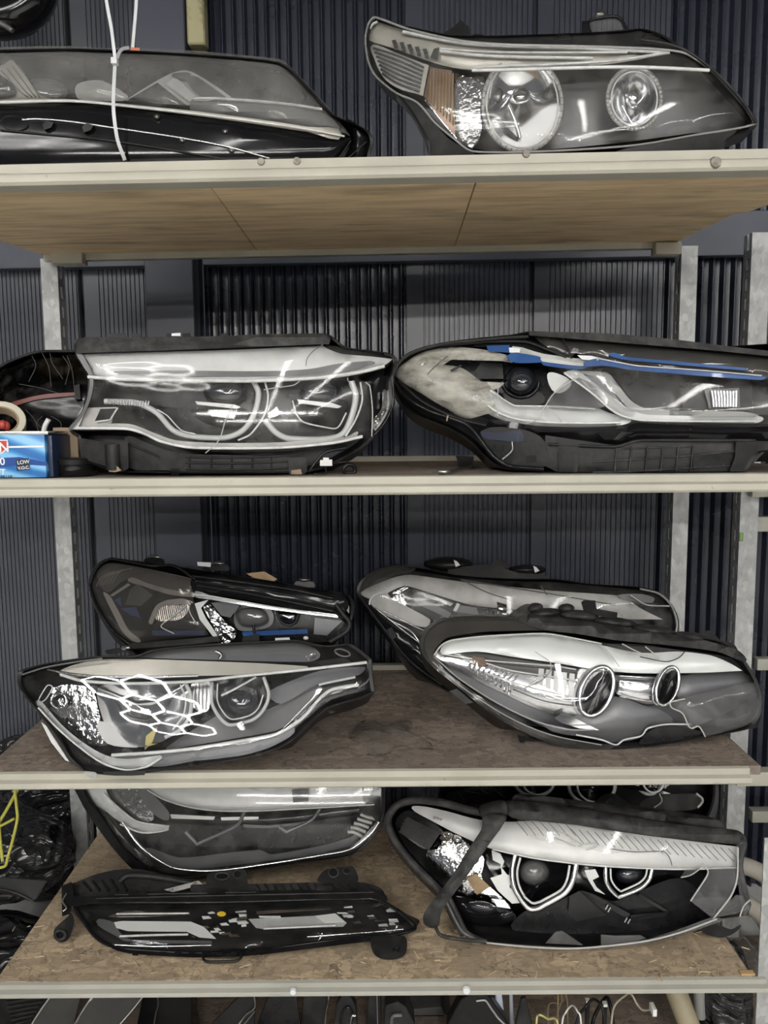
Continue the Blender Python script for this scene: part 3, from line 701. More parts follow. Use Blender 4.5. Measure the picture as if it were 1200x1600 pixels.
for (cx, cy, rx, ry, dk) in ((816,163,62,74,.075), (991,154,42,48,.07)):
    L.bowl('bulb_reflector', ell(cx,cy,rx,ry,n=18), .03, dk, CHR, rings=7, pw=2.2)
    L.tube('bulb_ring', ell(cx,cy,rx,ry,n=20), 2.9, .024, GUIDC, closed=True)
    L.tube('bulb_ring', ell(cx,cy,rx-6,ry-6,n=20), 1.4, .03, WLINE, closed=True)
    for k in range(44):
        an = math.radians(8.18*k); c_, s_ = math.cos(an), math.sin(an)
        if s_ > -.75: L.tube('ring_notch', [(cx+(rx-3.5)*c_, cy+(ry-3.5)*s_), (cx+(rx+3)*c_, cy+(ry+3)*s_)], .55, .0205, CHRS, n=1, k=4)
L.bowl('bulb_shield', ell(812,150,17,13,n=12,rot=-15), .045, .02, CHR, rings=4, kind='dome', th=.04)
L.bowl('bulb', ell(776,148,10,14,n=10), .06, .05, BALLG, rings=4, kind='dome')
L.tube('shield_stalk', [(795,165),(805,190),(812,215)], 3, .05, CHRS)
L.plate('fold_plate', [(800,170),(826,160),(845,200),(818,228)], .075, .006, GREYB)
L.bowl('bulb_shield', ell(990,150,15,22,n=12), .05, .03, CHRS, rings=4, kind='dome', th=.03)
L.tube('shield_stalk', [(972,165),(985,190),(990,196)], 1.6, .045, CHR)
L.plate('lower_skirt', [(964,236),(1040,219),(1150,204),(1138,216),(1116,246),(970,250)], .005, .06, BLK)
L.plate('side_skirt', [(620,149),(652,163),(700,216),(740,238),(738,254),(678,254),(662,218),(640,178)], .008, .06, BLKD)
L.plate('top_fin', [(692,52),(706,43),(720,31),(733,42),(735,58),(695,56)], .05, .012, BLKD, straight=True)
L.plate('top_flange', [(640,41),(700,53),(760,56),(892,52),(905,54),(975,46),(1005,46),(1040,58),(1075,84),(1045,80),(900,71),(760,67),(640,46)], .012, .05, BLKD)
L.tube('bracket_loop', [(922,50),(920,34),(938,28),(966,27),(980,48)], 2.2, .06, BLK); L.plate('bracket_block', [(909,33),(921,33),(922,51),(909,52)], .055, .02, BLK, straight=True)
L.plate('bracket_pane', [(923,36),(938,30),(965,29),(976,47),(925,49)], .064, .003, GREYL)
L.plate('bolt', [(928,22),(948,20),(950,25),(930,28)], .06, .012, METAL, straight=True); L.bowl('bolt', ell(938,20,8,4,n=10), .062, .055, METAL, rings=3, th=.012)
for q in (ell(1018,58,14,5,n=10), ell(880,58,14,4,n=10), ell(746,57,10,3,n=10)): L.tube('flange_slot', q, 1.3, .012, BLK, closed=True)
L.tube('gasket_edge', [(1000,62),(1040,68),(1070,78),(1100,98),(1130,124),(1160,158),(1182,192)], 2.0, .0, BLKD)

# ================================================================== second shelf
ZS = Z2
# --- dark tail lamp behind the tin
L = Lamp('tail_light', 'dark smoked tail light with a thin red stripe behind the blue tin', 'tail light', (-60, 548, 165, 735), 1.62, ZS, tilt=.06, sl=.05, bulge=.03)
ol = [(-70,620),(-40,595),(0,572),(20,562),(60,549),(118,548),(150,570),(152,640),(140,700),(80,730),(0,735),(-70,735)]
L.housing('housing', ol, BLK, .16, .06, back=.75)
L.plate('lens', ol, 0, .003, DARKL, edge=(20,.03))
L.plate('red_stripe', [(12,632),(30,625),(70,616),(118,613),(118,618),(60,624),(25,634),(15,641)], -.003, .006, RED)
L.plate('reflector', [(-40,600),(20,575),(100,560),(118,612),(60,615),(10,630)], .04, .006, BEZ); L.plate('reflector', [(10,640),(60,625),(118,620),(118,690),(40,700)], .04, .006, GLOSS)
L.plate('rim_clip', [(116,603),(124,600),(126,624),(117,624)], -.006, .012, BLKD, straight=True)
for x, y, a_, b_, h_ in ((50,556,6,-5,40),(66,552,10,14,52),(78,552,4,20,40),(98,556,10,4,45),(105,556,8,12,60),(40,640,14,22,40),(66,650,-8,16,30),(30,600,30,60,14),(80,650,16,2,34)):
    L.tube('crease', [(x,y),(x+a_,y+h_*.4),(x+b_,y+h_)], .4, -.001, GREYB, k=5)
L.tube('lens_edge', [(-60,612),(0,573),(20,563),(60,550),(118,549)], 2.4, .004, BLK)

# --- wide lamp with a silver brow and two hooked light guides
L = Lamp('headlight', 'headlight with broad silver brow and two angular light guides, beside the blue tin', 'headlight', (105, 522, 620, 742), 1.402, ZS, tilt=.03, sl=.06, sr=.10, bulge=.015, pr=3)
tub = [(118,551),(120,530),(300,527),(420,523),(510,522),(540,542),(590,549),(619,560),(612,600),(612,640),(590,676),(560,704),(480,738),(200,738),(135,720),(122,682),(108,670),(127,643),(136,615),(137,590),(128,572)]
L.housing('housing', tub, BLK, .19, .08, back=.7)
L.plate('rubber_seal', [(117,546),(119,530,1),(135,527),(300,526),(420,522),(508,521),(516,529),(514,538,1),(500,538),(300,546),(120,552)], -.008, .03, RUB, edge=(5,.006))
for u, w in ((170,26),(205,14),(260,18),(285,12),(345,10),(468,14)): L.plate('seal_clip', [(u,521),(u+w,520),(u+w+2,527),(u-1,528)], .004, .014, BLK, straight=True)
L.plate('seal_label', [(268,521),(282,520),(282,525),(268,525)], .002, .004, STICK, straight=True)
lens = [(119,551),(130,574),(139,590),(136,618),(126,644),(106,670,1),(122,674),(198,673),(224,681),(258,696),(300,704),(380,707),(470,703),(540,693),(581,682,1),(583,640),(578,602),(571,597,1),(560,588),(600,576),(618,561,1),(590,551),(540,544),(500,538),(400,541),(300,546)]
L.plate('lens', lens, 0, .0025, CLEAD, edge=(10,.012), g=11)
L.plate('side_wall', [(119,552),(131,574),(140,590),(137,618),(127,645),(106,670),(112,671),(132,645),(143,618),(146,590),(138,570),(128,553)], .003, .02, GREYB)
L.plate('silver_brow', [(131,553),(250,549),(380,546),(500,539),(512,545),(535,553),(580,557),(614,561,1),(600,571),(570,579),(520,587),(400,593),(280,594),(141,589,1),(142,580),(138,566)], .010, .012, SILV, edge=(5,.004))
L.plate('brow_groove', [(178,580),(280,579),(400,580),(480,577),(530,568),(578,564),(586,568),(540,580),(440,587),(280,588),(180,586)], .007, .004, GREYB)
L.tube('light_guide', [(138,589),(200,593),(280,594),(400,595),(500,590),(560,582),(600,572)], 3.0, .006, WLINE)
L.tube('light_guide', [(120,669),(160,669),(200,670),(225,677),(250,689),(290,698),(340,700),(440,699),(520,692),(566,682)], 2.6, .006, WLINE)
L.plate('marker_bar', [(129,636),(137,635),(121,671),(111,671)], .006, .008, WLINE, straight=True)
L.plate('marker_panel', [(136,637),(182,636),(174,661),(124,667)], .014, .008, SILD, straight=True)
L.plate('marker_window', [(157,639),(184,638),(172,657),(148,658)], .010, .005, BEZ, straight=True); L.tube('window_frame', [(184,637,1),(172,656,1),(150,659)], 1.3, .009, WLINE)
L.plate('bezel', [(145,596),(580,596),(580,680),(300,699),(232,676),(200,668),(128,666),(140,630)], .07, .006, BEZ)
L.plate('lower_trim', [(130,664),(200,662),(240,676),(275,688),(340,692),(440,691),(540,683),(560,676),(540,690),(440,697),(300,697),(250,686),(222,675),(198,668),(125,668)], .012, .008, SILD)
L.plate('step_panel', [(235,630),(285,640),(300,660),(330,668),(380,664),(392,640),(392,600),(340,600),(300,600),(250,604)], .06, .008, BEZ)
g1 = [(164,627),(190,628),(215,630),(245,645),(270,672),(300,682),(350,684),(380,672),(398,645),(404,615),(397,597)]
g2 = [(414,656),(430,675),(450,685),(500,687),(533,680),(548,655),(556,620),(549,596)]
L.tube('light_guide', g1, 4.5, .022, GUIDE, flat=.8); L.tube('light_guide', g2, 5.0, .022, GUIDE, flat=.8)
L.tube('guide_edge', [(414,597),(419,620),(412,650),(392,678),(372,688)], 1.5, .018, WLINE); L.tube('guide_edge', [(563,597),(566,625),(556,655),(540,682)], 1.5, .018, WLINE)
L.tube('guide_edge', [(246,640),(262,650),(283,672),(305,678)], 1.0, .015, WLINE)
for k in range(16): L.plate('guide_mesh', [(168+4.2*k,623.5+.2*k),(170.4+4.2*k,623.5+.2*k),(169.4+4.2*k,631+.3*k),(167+4.2*k,631+.3*k)], .0165, .002, CHRS, straight=True)
L.bowl('projector_glass', ell(352,612,34,24,n=14), .05, .022, BALL, rings=6, kind='dome'); L.bowl('projector_glass', ell(502,612,32,22,n=14), .05, .022, BALL, rings=6, kind='dome')
L.plate('reflection_bar', [(305,627),(366,632),(376,636),(370,639),(308,632)], .02, .004, WLINE, straight=True); L.plate('reflection_bar', [(464,624),(520,630),(534,635),(528,638),(468,630)], .02, .004, WLINE, straight=True)  # white bars drawn in place of reflections on the projectors
L.bowl('projector_cup', [(457,626),(463,646),(475,660),(510,668),(528,668),(541,645),(542,626),(500,622)], .036, .07, GLOSS, rings=4)
L.tube('cup_edge', [(457,626),(463,646),(475,660),(510,668),(528,668),(541,645)], 1.3, .034, WLINE)
L.bowl('projector_cup', [(300,640),(318,660),(350,668),(378,664),(388,645),(380,638)], .036, .06, GLOSS, rings=4)
L.plate('reflector_chip', [(418,648),(432,636),(438,647),(420,655)], .02, .012, CHRF, straight=True); L.plate('reflector_chip', [(325,640),(372,640),(366,655),(330,650)], .03, .01, CHRL, straight=True)
L.tube('lens_crack', [(364,632),(352,658),(342,688),(321,708)], .8, -.002, EDGE, k=5); L.tube('lens_crack', [(469,595),(458,602),(430,606),(412,609)], .8, -.002, EDGE, k=5); L.tube('lens_crack', [(571,597),(578,604),(582,640),(581,682)], 1.0, -.001, EDGE, k=5)
L.tube('lens_crack', [(505,538),(490,548),(480,560),(478,572)], .6, -.002, GREYB, k=5)
L.plate('corner_reflector', [(598,610),(608,612),(607,640),(586,671),(583,656),(596,638)], .03, .008, CHRF); L.plate('corner_tray', [(584,598),(612,590),(611,640),(588,676),(583,680)], .045, .008, GLOSS)
L.tube('corner_rim', [(600,552),(618,561),(613,590),(614,630),(600,662),(584,681)], 2.5, .004, GLOSS)
# underside: ducts, ribs and plug
L.plate('mounting_box', [(122,684),(160,690),(200,691),(201,732),(190,738),(160,727),(126,716)], -.002, .05, BLKD, straight=True)
L.tube('mounting_tube', [(176,694),(177,715),(178,733)], 12, -.002, BLKD, n=2, k=12)
L.plate('bare_patch', [(168,731),(178,724),(190,735),(180,738),(170,737)], -.012, .004, CARD, straight=True)
L.plate('lower_duct', [(196,684),(225,690),(262,704),(300,710),(452,714),(455,738),(330,740),(262,735),(200,730)], .012, .05, BLKD)
for y in (714, 723, 733): L.tube('duct_rib', [(290,y),(370,y+1),(452,y-2)], 1.4, .010, BLK)
for x in (296,330,362,394,424): L.tube('duct_rib', [(x,712),(x,735)], 1.2, .010, BLK)
L.tube('duct_rib', [(205,695),(230,706),(248,714)], 1.4, .008, BLK)
L.plate('foot', [(266,732),(281,732),(279,747),(268,747)], .01, .02, BLK, straight=True)
L.plate('end_box', [(450,716),(478,714),(480,736),(476,746),(452,746)], .0, .05, BLKD, straight=True); L.plate('bare_patch', [(455,735),(470,733),(472,742),(455,744)], -.002, .003, CARD, straight=True)
L.plate('plug', [(500,719),(519,718),(519,728),(500,728)], .0, .012, WHT, straight=True); L.plate('plug_clip', [(505,715),(514,715),(514,719),(505,719)], .002, .008, WHT, straight=True)
L.tube('plug_lead', [(508,728),(509,740),(500,744),(490,741)], 1.6, .006, BLK); L.tube('plug_lead', [(519,724),(535,722),(545,722)], 2.0, .01, BLK)
L.tube('adjuster_ring', ell(546,734,9,8,n=12), 3.2, .006, BLK, closed=True)
L.tube('cable', [(482,738),(495,720),(510,706),(540,700)], 2.4, .01, BLK)

# --- lamp with blue strips and a bared projector
L = Lamp('headlight', 'large broken headlight with blue accent strips and a bared projector on the second shelf', 'headlight', (611, 517, 1270, 742), 1.41, ZS, tilt=.05, sl=.16, sr=.0, bulge=.02, pl=3)
tub = [(611,588),(625,562),(650,546),(690,536),(740,529),(800,523),(828,518),(950,522),(1060,532),(1130,541),(1270,556),(1270,690),(1190,706),(1160,737),(1000,741),(860,739),(790,733),(760,717),(735,692),(700,670),(650,650),(620,625)]
L.housing('housing', tub, BLK, .2, .09, back=.72)
L.plate('rear_flange', [(826,518,1),(950,521),(1060,531),(1130,540),(1270,556),(1270,564),(1130,549),(1000,538),(880,528),(828,524)], -.01, .04, RUB)
L.plate('upper_cover', [(835,526),(876,528),(1000,540),(1130,551),(1270,566),(1270,605),(1195,592),(1100,582),(1000,572),(935,558),(900,552),(890,560)], .004, .01, SMOK, edge=(8,.006))
L.plate('upper_cover_back', [(835,528),(876,530),(1000,542),(1130,553),(1270,568),(1270,603),(1195,590),(1000,570),(935,556),(900,552)], .02, .008, BLKD)
L.tube('cover_crack', [(880,530),(888,548),(893,560)], 1.4, .0, BLK)
L.tube('rim_tube', [(614,590),(626,564),(652,548),(692,538),(742,532),(800,527),(826,526)], 2.6, -.004, BLKD); L.tube('rim_tube', [(614,594),(632,620),(670,642),(700,652),(730,664),(748,684),(770,712),(795,728),(850,733)], 3.4, -.004, GLOSS)
L.tube('rim_tube', [(622,596),(660,628),(700,648),(725,657),(760,665)], 2.6, .0, BLK)
L.plate('inner_hood', [(740,536),(800,530),(830,532),(860,545),(885,556),(860,556),(830,548),(790,541)], .01, .02, GLOSS); L.tube('inner_hood_rib', [(690,540),(760,534),(820,534),(850,544),(885,558)], 2.0, .004, BLKD)
L.plate('milky_lens', [(618,587),(638,563),(668,548),(710,542),(760,547),(795,556),(801,567,1),(780,564),(705,562,1),(693,570,1),(722,575),(752,596,1),(789,598,1),(780,606),(768,613),(784,640),(760,647),(728,654),(700,640),(655,613)], .0, .003, MILK, edge=(14,.014))
L.tube('lens_crack', [(668,585),(680,572),(700,556)], .8, -.002, GREYB, k=5); L.tube('lens_crack', [(778,600),(778,630),(777,650)], .7, -.002, EDGE, k=5)
L.plate('lens_shard', [(703,578),(720,570),(722,572),(706,581)], -.006, .003, BLK, straight=True)
L.plate('cavity', [(690,566),(790,562),(850,566),(864,600),(868,614),(852,636),(810,637),(784,616),(748,592)], .06, .008, BEZ)
L.plate('circuit_block', [(742,580),(752,566),(785,568),(787,592),(750,592)], .045, .012, BLKD, straight=True)
L.plate('blue_strip', [(760,540),(796,539),(797,551),(763,549)], .004, .006, BLU, straight=True); L.plate('sticker', [(795,543),(813,544),(812,551),(796,551)], .001, .003, STICK, straight=True)
L.plate('blue_strip', [(793,556),(812,552),(843,557),(846,566),(806,567)], .002, .008, BLU); L.plate('blue_strip', [(846,562),(900,570),(920,570),(900,577),(850,571)], .004, .006, BLU)
L.plate('silver_strip', [(845,560),(870,562),(900,567),(916,569),(897,571),(848,565)], .002, .004, SILV)
L.plate('blue_strip', [(912,566),(935,560),(970,568),(1000,573),(1100,580),(1190,588),(1197,590),(1188,594),(1090,587),(985,578),(950,572),(915,573)], -.002, .005, BLU); L.tube('silver_edge', [(935,560),(970,567),(1000,572),(1100,579),(1190,587)], 1.2, -.004, SILV)
L.plate('blue_strip', [(953,552),(980,558),(1060,565),(1165,575),(1166,579),(1060,570),(975,562)], -.002, .005, BLU)
L.plate('sticker', [(902,555),(925,556),(936,560),(934,563),(910,562)], -.002, .003, STICK, straight=True)
L.plate('dusty_strip', [(795,548),(850,553),(900,560),(930,557),(940,562),(900,568),(850,562)], .006, .004, SILD)
L.bowl('projector_glass', ell(814,594,25,24,n=18), .05, .005, BALL, rings=8, kind='dome'); L.tube('projector_collar', ell(814,597,28,24,0,180,n=14), 3.5, .045, GLOSS)
L.plate('projector_mount', [(786,612),(812,620),(842,612),(850,630),(812,636),(792,626)], .045, .02, BLK)
L.plate('light_guide', [(738,618),(764,607),(784,620),(800,632),(830,634),(860,633),(930,637),(952,645),(986,656),(972,664),(930,668),(860,667),(810,663),(775,653),(752,638)], .008, .012, GUIDE, edge=(9,.01))
L.tube('guide_edge', [(745,618),(775,643),(810,655),(860,660),(930,661),(970,660)], 1.8, .003, WLINE); L.tube('guide_edge', [(766,610),(790,626),(806,634),(860,635),(930,639)], 1.3, .004, WLINE)
L.plate('light_guide', [(880,582,1),(900,578),(918,590),(960,622),(985,640),(1012,648),(1100,650),(1183,650),(1193,655),(1180,661),(1080,660),(1000,658),(965,647),(920,612)], .004, .01, GUIDE, edge=(6,.006))
L.tube('guide_edge', [(882,583),(922,612),(962,645),(1000,656),(1080,658),(1180,658)], 1.6, .0, WLINE)
L.plate('light_guide', [(902,580),(945,581),(956,588),(985,625),(1010,638),(1060,641),(1160,643),(1185,650),(1060,650),(1008,648),(985,640),(970,625),(938,590),(918,586)], .010, .008, GUIDC, edge=(5,.005))
L.plate('guide_infill', [(915,589),(938,590),(974,634),(960,624)], .018, .006, MATG); L.plate('clear_pane', [(866,612),(905,590),(948,634),(856,634)], .002, .003, GREYL)
L.plate('chrome_flank', [(855,585),(875,585),(893,600),(868,614)], .02, .008, SILV); L.tube('lens_crack', [(905,588),(870,610),(852,634),(840,655),(822,662)], .8, -.003, EDGE, k=5); L.tube('lens_crack', [(852,634),(868,648),(878,660)], .7, -.003, EDGE, k=5)
L.plate('bezel', [(925,575),(1000,580),(1100,590),(1270,604),(1270,650),(1010,640),(985,622),(958,588)], .05, .006, BEZ)
L.plate('front_lens', [(900,562),(935,558),(1000,570),(1100,580),(1270,600),(1270,664),(1080,664),(1000,660),(962,648),(920,614),(884,584)], -.006, .0025, CLEAD, edge=(10,.01))
L.plate('reflector_frame', [(1062,606),(1175,602),(1175,642),(1068,640)], .03, .01, BLK, straight=True); L.plate('reflector_window', [(1100,608),(1155,606),(1156,638),(1108,638)], .024, .006, GREYB, straight=True)
for k in range(9): L.tube('reflector_flute', [(1112+4.8*k,611),(1114+4.6*k,624),(1115+4.4*k,636)], 2.2, .02, CHRS, n=3)
L.plate('gloss_sill', [(700,645),(780,656),(860,668),(975,666),(1000,660),(1270,664),(1270,690),(1000,686),(960,694),(860,682),(800,676),(740,660)], .004, .02, GLOSS, edge=(8,.01))
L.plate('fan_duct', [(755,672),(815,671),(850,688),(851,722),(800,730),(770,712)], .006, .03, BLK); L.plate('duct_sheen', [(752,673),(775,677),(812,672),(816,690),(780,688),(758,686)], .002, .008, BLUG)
for k in range(3): L.tube('duct_fin', [(763+11*k,694),(760+11*k,704),(768+11*k,714)], 1.2, .0, BLKD)
L.tube('duct_edge', [(800,690),(800,704),(785,718)], 1.3, .0, METAL); L.plate('duct_hole', [(822,712),(838,711),(838,722),(823,723)], .003, .004, BEZ, straight=True)
L.plate('duct_panel', [(820,684),(846,690),(852,728),(798,730),(815,705)], .004, .03, BLKD)
L.plate('rib_panel', [(852,680),(960,696),(1000,688),(1270,690),(1195,706),(1165,737),(1000,741),(870,740),(852,728)], .006, .04, BLKD, straight=True)
L.tube('panel_edge', [(856,694),(960,698),(1000,688),(1180,688)], 2.2, .0, BLKD)
for q in ([(926,722),(1000,717),(1080,712)], [(926,739),(1000,736),(1080,731),(1140,728)], [(960,702),(1083,697)], [(1083,711),(1150,705)]): L.tube('panel_rib', q, 1.3, .004, RUB)
for x in (962,985,1010,1034,1058,1081): L.tube('panel_rib', [(x+2,697),(x-2,737)], 1.4, .003, RUB)
L.plate('panel_hole', [(1083,712),(1150,707),(1140,728),(1083,730)], .003, .004, BEZ, straight=True)
L.plate('panel_post', [(872,688),(905,690),(902,738),(874,738)], -.002, .02, BLKD, straight=True); L.plate('panel_post', [(878,706),(898,706),(896,738),(876,738)], -.004, .02, BLK, straight=True)
L.plate('torn_end', [(1150,690),(1200,690),(1180,706),(1172,712),(1160,737),(1140,737),(1148,715)], -.003, .02, BLK, straight=True)
L.plate('foot', [(712,712),(740,713),(742,741),(718,741)], .12, .03, BLK, straight=True)
L.plate('loose_clip', [(657,569),(663,566),(660,572)], -.004, .004, METAL, straight=True); L.tube('wood_splinter', [(700,649),(698,658)], 1.3, -.01, CARD)

# --- things on the left end of the second shelf
def world_box(name, u0, v0, u1, v1, Y, dep, mat, par, zf=None, bev=.002):
    a, b = at(u0, v0, Y), at(u1, v1, Y)
    return box(name, (a.x, Y, b.z if zf is None else zf), (b.x, Y + dep, a.z), mat, par, bev, 2)
TY = 1.412
tin = empty('tin', (at(0, 740, TY).x, TY, ZS)); tag(tin, 'blue rectangular filler tin with LOW V.O.C. lettering on the second shelf', 'tin')
def tin_mat():
    m, t, o = nodes('blue_tin_print'); b = N(t, 'ShaderNodeBsdfPrincipled'); b.inputs['Roughness'].default_value = .3
    w = N(t, 'ShaderNodeTexWave', wave_type='BANDS'); w.inputs['Scale'].default_value = 7; w.inputs['Distortion'].default_value = 2.5; w.inputs['Detail'].default_value = .5
    t.links.new(coords(t, (.6, 1, 1.6), (0, .9, 0)), w.inputs['Vector'])
    t.links.new(ramp(t, w.outputs['Fac'], [(.1, (.02,.14,.42)), (.5, (.06,.30,.62)), (.9, (.25,.52,.78))]), b.inputs['Base Color']); t.links.new(b.outputs[0], o.inputs[0]); return m
TIN = tin_mat()
world_box('tin_body', -110, 678, 73, 748, TY, .09, TIN, tin, ZS + .001)
world_box('tin_rim', -111, 675, 75, 679, TY - .002, .094, METAL, tin); 
world_box('tin_side', 73.2, 680, 84, 748, TY + .004, .085, princ('dark_blue_tin', (.015,.025,.06), .35), tin, ZS + .001)
dkb = princ('dark_print', (.015,.02,.04), .4)
def tplate(name, pts, mat, d=.0012):
    V = [at(u, v, TY - d) for u, v in pts] + [at(u, v, TY - .0002) for u, v in pts]; n = len(pts)
    return link(name, mesh(V, [tuple(range(n)), tuple(range(2*n-1, n-1, -1))] + [(i, (i+1) % n, n+(i+1) % n, n+i) for i in range(n)]), mat, tin, False)
tplate('shield_border', [(-30,686),(12,687),(12,701),(3,709),(-30,710)], STICK, .001); tplate('shield', [(-30,688),(10.5,689),(10.5,700),(2,707),(-30,708)], princ('red_print', (.55,.06,.04), .35), .0016)
tplate('white_line', [(13,697),(68,696),(68,699),(13,700)], STICK); tplate('dark_band', [(-110,722),(30,714),(73,722),(73,728),(40,726),(-110,742)], princ('deep_blue_print', (.02,.07,.27), .35), .0008)
tplate('badge', [(24.5,718.5),(45,716),(47,733.5),(26.5,736)], dkb, .0016)
sz = 1/1200*TY
text('lettering', 'N', at(-1.5, 706, TY - .0022), 21*sz, STICK, tin, 0, .0003, .0004); text('lettering', '00', at(-8, 726.5, TY - .0016), 16*sz, STICK, tin, 0, .0003, .0003)
text('lettering', 'FT', at(-5, 742, TY - .0016), 13*sz, STICK, tin, 0, .0003, .0003); text('lettering', 'FILLER', at(1, 747.5, TY - .0016), 6.8*sz, dkb, tin, 0, .0003)
text('lettering', 'LOW', at(27.2, 725.8, TY - .0022), 8.3*sz, STICK, tin, .1, .0003, .0001); text('lettering', 'V.O.C.', at(28.2, 734, TY - .0022), 6.6*sz, STICK, tin, .1, .0003, .0002)
# tape roll lying tilted on the tin, with red caps inside
roll = empty('tape_roll', at(10, 674, TY + .04)); tag(roll, 'cream tape roll lying tilted on top of the blue tin', 'tape roll')
c = at(2, 661, TY + .045); zt_ = at(0, 675, TY).z
axis = Vector((.35, -.75, .55)).normalized(); e1 = axis.cross(Vector((0,0,1))).normalized(); e2 = axis.cross(e1)
def ringmesh(c, r0, r1, h, k=28):
    V = []; F = []
    for i in range(k):
        an = 2*math.pi*i/k; d = e1*math.cos(an) + e2*math.sin(an)
        V += [c + d*r1 + axis*h, c + d*r0 + axis*h, c + d*r0 - axis*h, c + d*r1 - axis*h]
    for i in range(k):
        j = (i+1) % k
        for q in range(4): F.append((4*i+q, 4*i+(q+1) % 4, 4*j+(q+1) % 4, 4*j+q))
    V = [Vector((v.x, v.y, max(v.z, zt_ + .001))) for v in V]
    return mesh(V, F, True, .001)
link('tape', ringmesh(c, .031, .043, .011), princ('cream_tape', (.62,.58,.47), .5), roll); link('core', ringmesh(c, .028, .0308, .0112), CARD, roll)
for i, (u, v) in enumerate(((4,664),(10,671),(-4,672))):
    p = at(u, v, TY + .035 + .006*i); me = bpy.data.meshes.new('mesh'); bm = bmesh.new(); bmesh.ops.create_icosphere(bm, subdivisions=2, radius=.0075)
    for w_ in bm.verts: w_.co.z *= 1.25
    bm.to_mesh(me); bm.free(); me.transform(Matrix.Translation((p.x, p.y, max(p.z, zt_ + .011))))
    o = link('red_cap', me, princ('red_cap_plastic', (.45,.06,.05), .4), None); tag(o, ('red cap nearest the middle of the tape roll','red cap touching the right rim of the tape roll','red cap at the left rim of the tape roll')[i], 'cap', 'red caps in the tape roll')
pipe('nozzle_tube', [at(68, 675, TY + .05), at(71, 664, TY + .05), at(76, 655, TY + .05)], .0045, WHT, None, k=12); tag(bpy.data.objects['nozzle_tube'], 'short white plastic tube standing behind the edge of the blue tin', 'tube')
# cardboard scrap and black jar
cb = box('cardboard_scrap', (at(84, 700, 1.50).x, 1.50, ZS + .001), (at(122, 700, 1.50).x, 1.506, at(100, 668, 1.50).z), CARD, None, .001); tag(cb, 'tan cardboard scrap standing between blue tin and black jar', 'cardboard')
jar = empty('jar', (at(123, 740, 1.47).x, 1.47, ZS)); tag(jar, 'small black lidded jar standing under the silver-browed lamp', 'jar')
jx, jz = at(118, 740, 1.47).x, at(123, 716, 1.44).z
def lathe(name, cx, cy, prof, mat, par, k=24):
    V = []; F = []
    for r, z in prof:
        for i in range(k): V.append((cx + r*math.cos(2*math.pi*i/k), cy + r*math.sin(2*math.pi*i/k), z))
    for j in range(len(prof)-1):
        for i in range(k): F.append((j*k+i, j*k+(i+1) % k, (j+1)*k+(i+1) % k, (j+1)*k+i))
    F += [tuple(range(k-1, -1, -1)), tuple((len(prof)-1)*k + i for i in range(k))]
    return link(name, mesh(V, F), mat, par, True, 35)
lathe('jar_body', jx, 1.47, [(.034, ZS+.001),(.036, ZS+.004),(.036, jz-.012)], GLOSS, jar); lathe('jar_lid', jx, 1.47, [(.038, jz-.0118),(.0385, jz-.003),(.036, jz),(.0, jz+.0005)], BLK, jar)
# spanner lying at the front of the shelf
a = atz(690, 741.5, ZS); b = atz(736, 733, ZS)
sp = empty('spanner', a); tag(sp, 'steel spanner lying on the second shelf under the bared projector lamp', 'spanner')
pipe('shaft', [(a.x+.012, a.y+.01, ZS+.004), ((a.x+b.x)/2, (a.y+b.y)/2, ZS+.0042), (b.x, b.y, ZS+.0045)], .0032, METAL, sp)
pipe('jaw', [(a.x-.004,a.y+.001,ZS+.005),(a.x+.006,a.y-.003,ZS+.005),(a.x+.014,a.y+.004,ZS+.005),(a.x+.012,a.y+.014,ZS+.005),(a.x+.002,a.y+.016,ZS+.005)], .004, METAL, sp)
# ================================================================== third shelf
ZS = Z3
# --- rear left: lamp with a smoked corner, blue bars and bared projectors
L = Lamp('headlight', 'half-stripped headlight with smoked corner and thin blue bars, rear of the third shelf', 'headlight', (138, 872, 553, 1080), 1.72, ZS, tilt=.05, sl=.14, sr=.04, bulge=.02, pl=2.5)
tub = [(138,915),(145,890),(160,876),(178,872),(240,880),(270,884),(340,895),(420,907),(480,918),(530,926),(546,931),(553,950),(548,972),(530,1000),(500,1060),(460,1092),(260,1092),(215,1030),(192,1006),(168,982),(148,948)]
L.housing('housing', tub, BLK, .17, .07, back=.72)
L.plate('corner_lens', [(140,915),(150,892),(172,879),(230,889),(305,906,1),(302,926),(304,946,1),(326,992,1),(240,1002),(202,1006),(170,980),(149,946)], 0, .0025, SMOK, edge=(14,.016))
L.tube('lens_rim', [(140,915),(150,944),(172,980),(203,1007)], 2.2, .002, GLOSS); L.tube('lens_rim', [(140,915),(148,893),(160,879),(176,873),(238,884),(272,884),(305,905)], 2.0, .0, BLK)
L.plate('brow', [(152,893),(175,880),(232,889),(305,906),(300,925),(265,921),(230,911),(198,905),(172,925),(160,920)], .02, .008, GREYB)
for k in range(6): L.tube('brow_line', [(151+5*k,916-4*k+k*3),(158+6*k,903-3*k+k),(172+7*k,893-2*k+k)], .9, .017, SILD)
L.plate('brow_stripe', [(200,904),(230,911),(265,921),(303,926),(303,933),(265,929),(225,916)], .014, .006, SILD)
L.plate('light_stroke', [(172,930),(200,911),(204,914),(176,932)], .014, .006, SILV, straight=True)
L.plate('light_guide', [(161,926),(172,931),(186,956),(201,984),(220,1001),(206,1001),(190,985),(175,956)], .014, .006, GUIDE)
L.plate('brown_hexagon', [(203,921),(215,912),(239,930),(220,947),(196,945)], .024, .006, MATG, straight=True)
L.plate('blue_facet', [(189,951),(213,948),(220,966),(204,961)], .022, .005, BLUD, straight=True); L.plate('blue_facet', [(178,938),(188,932),(190,948)], .022, .005, BLUD, straight=True)
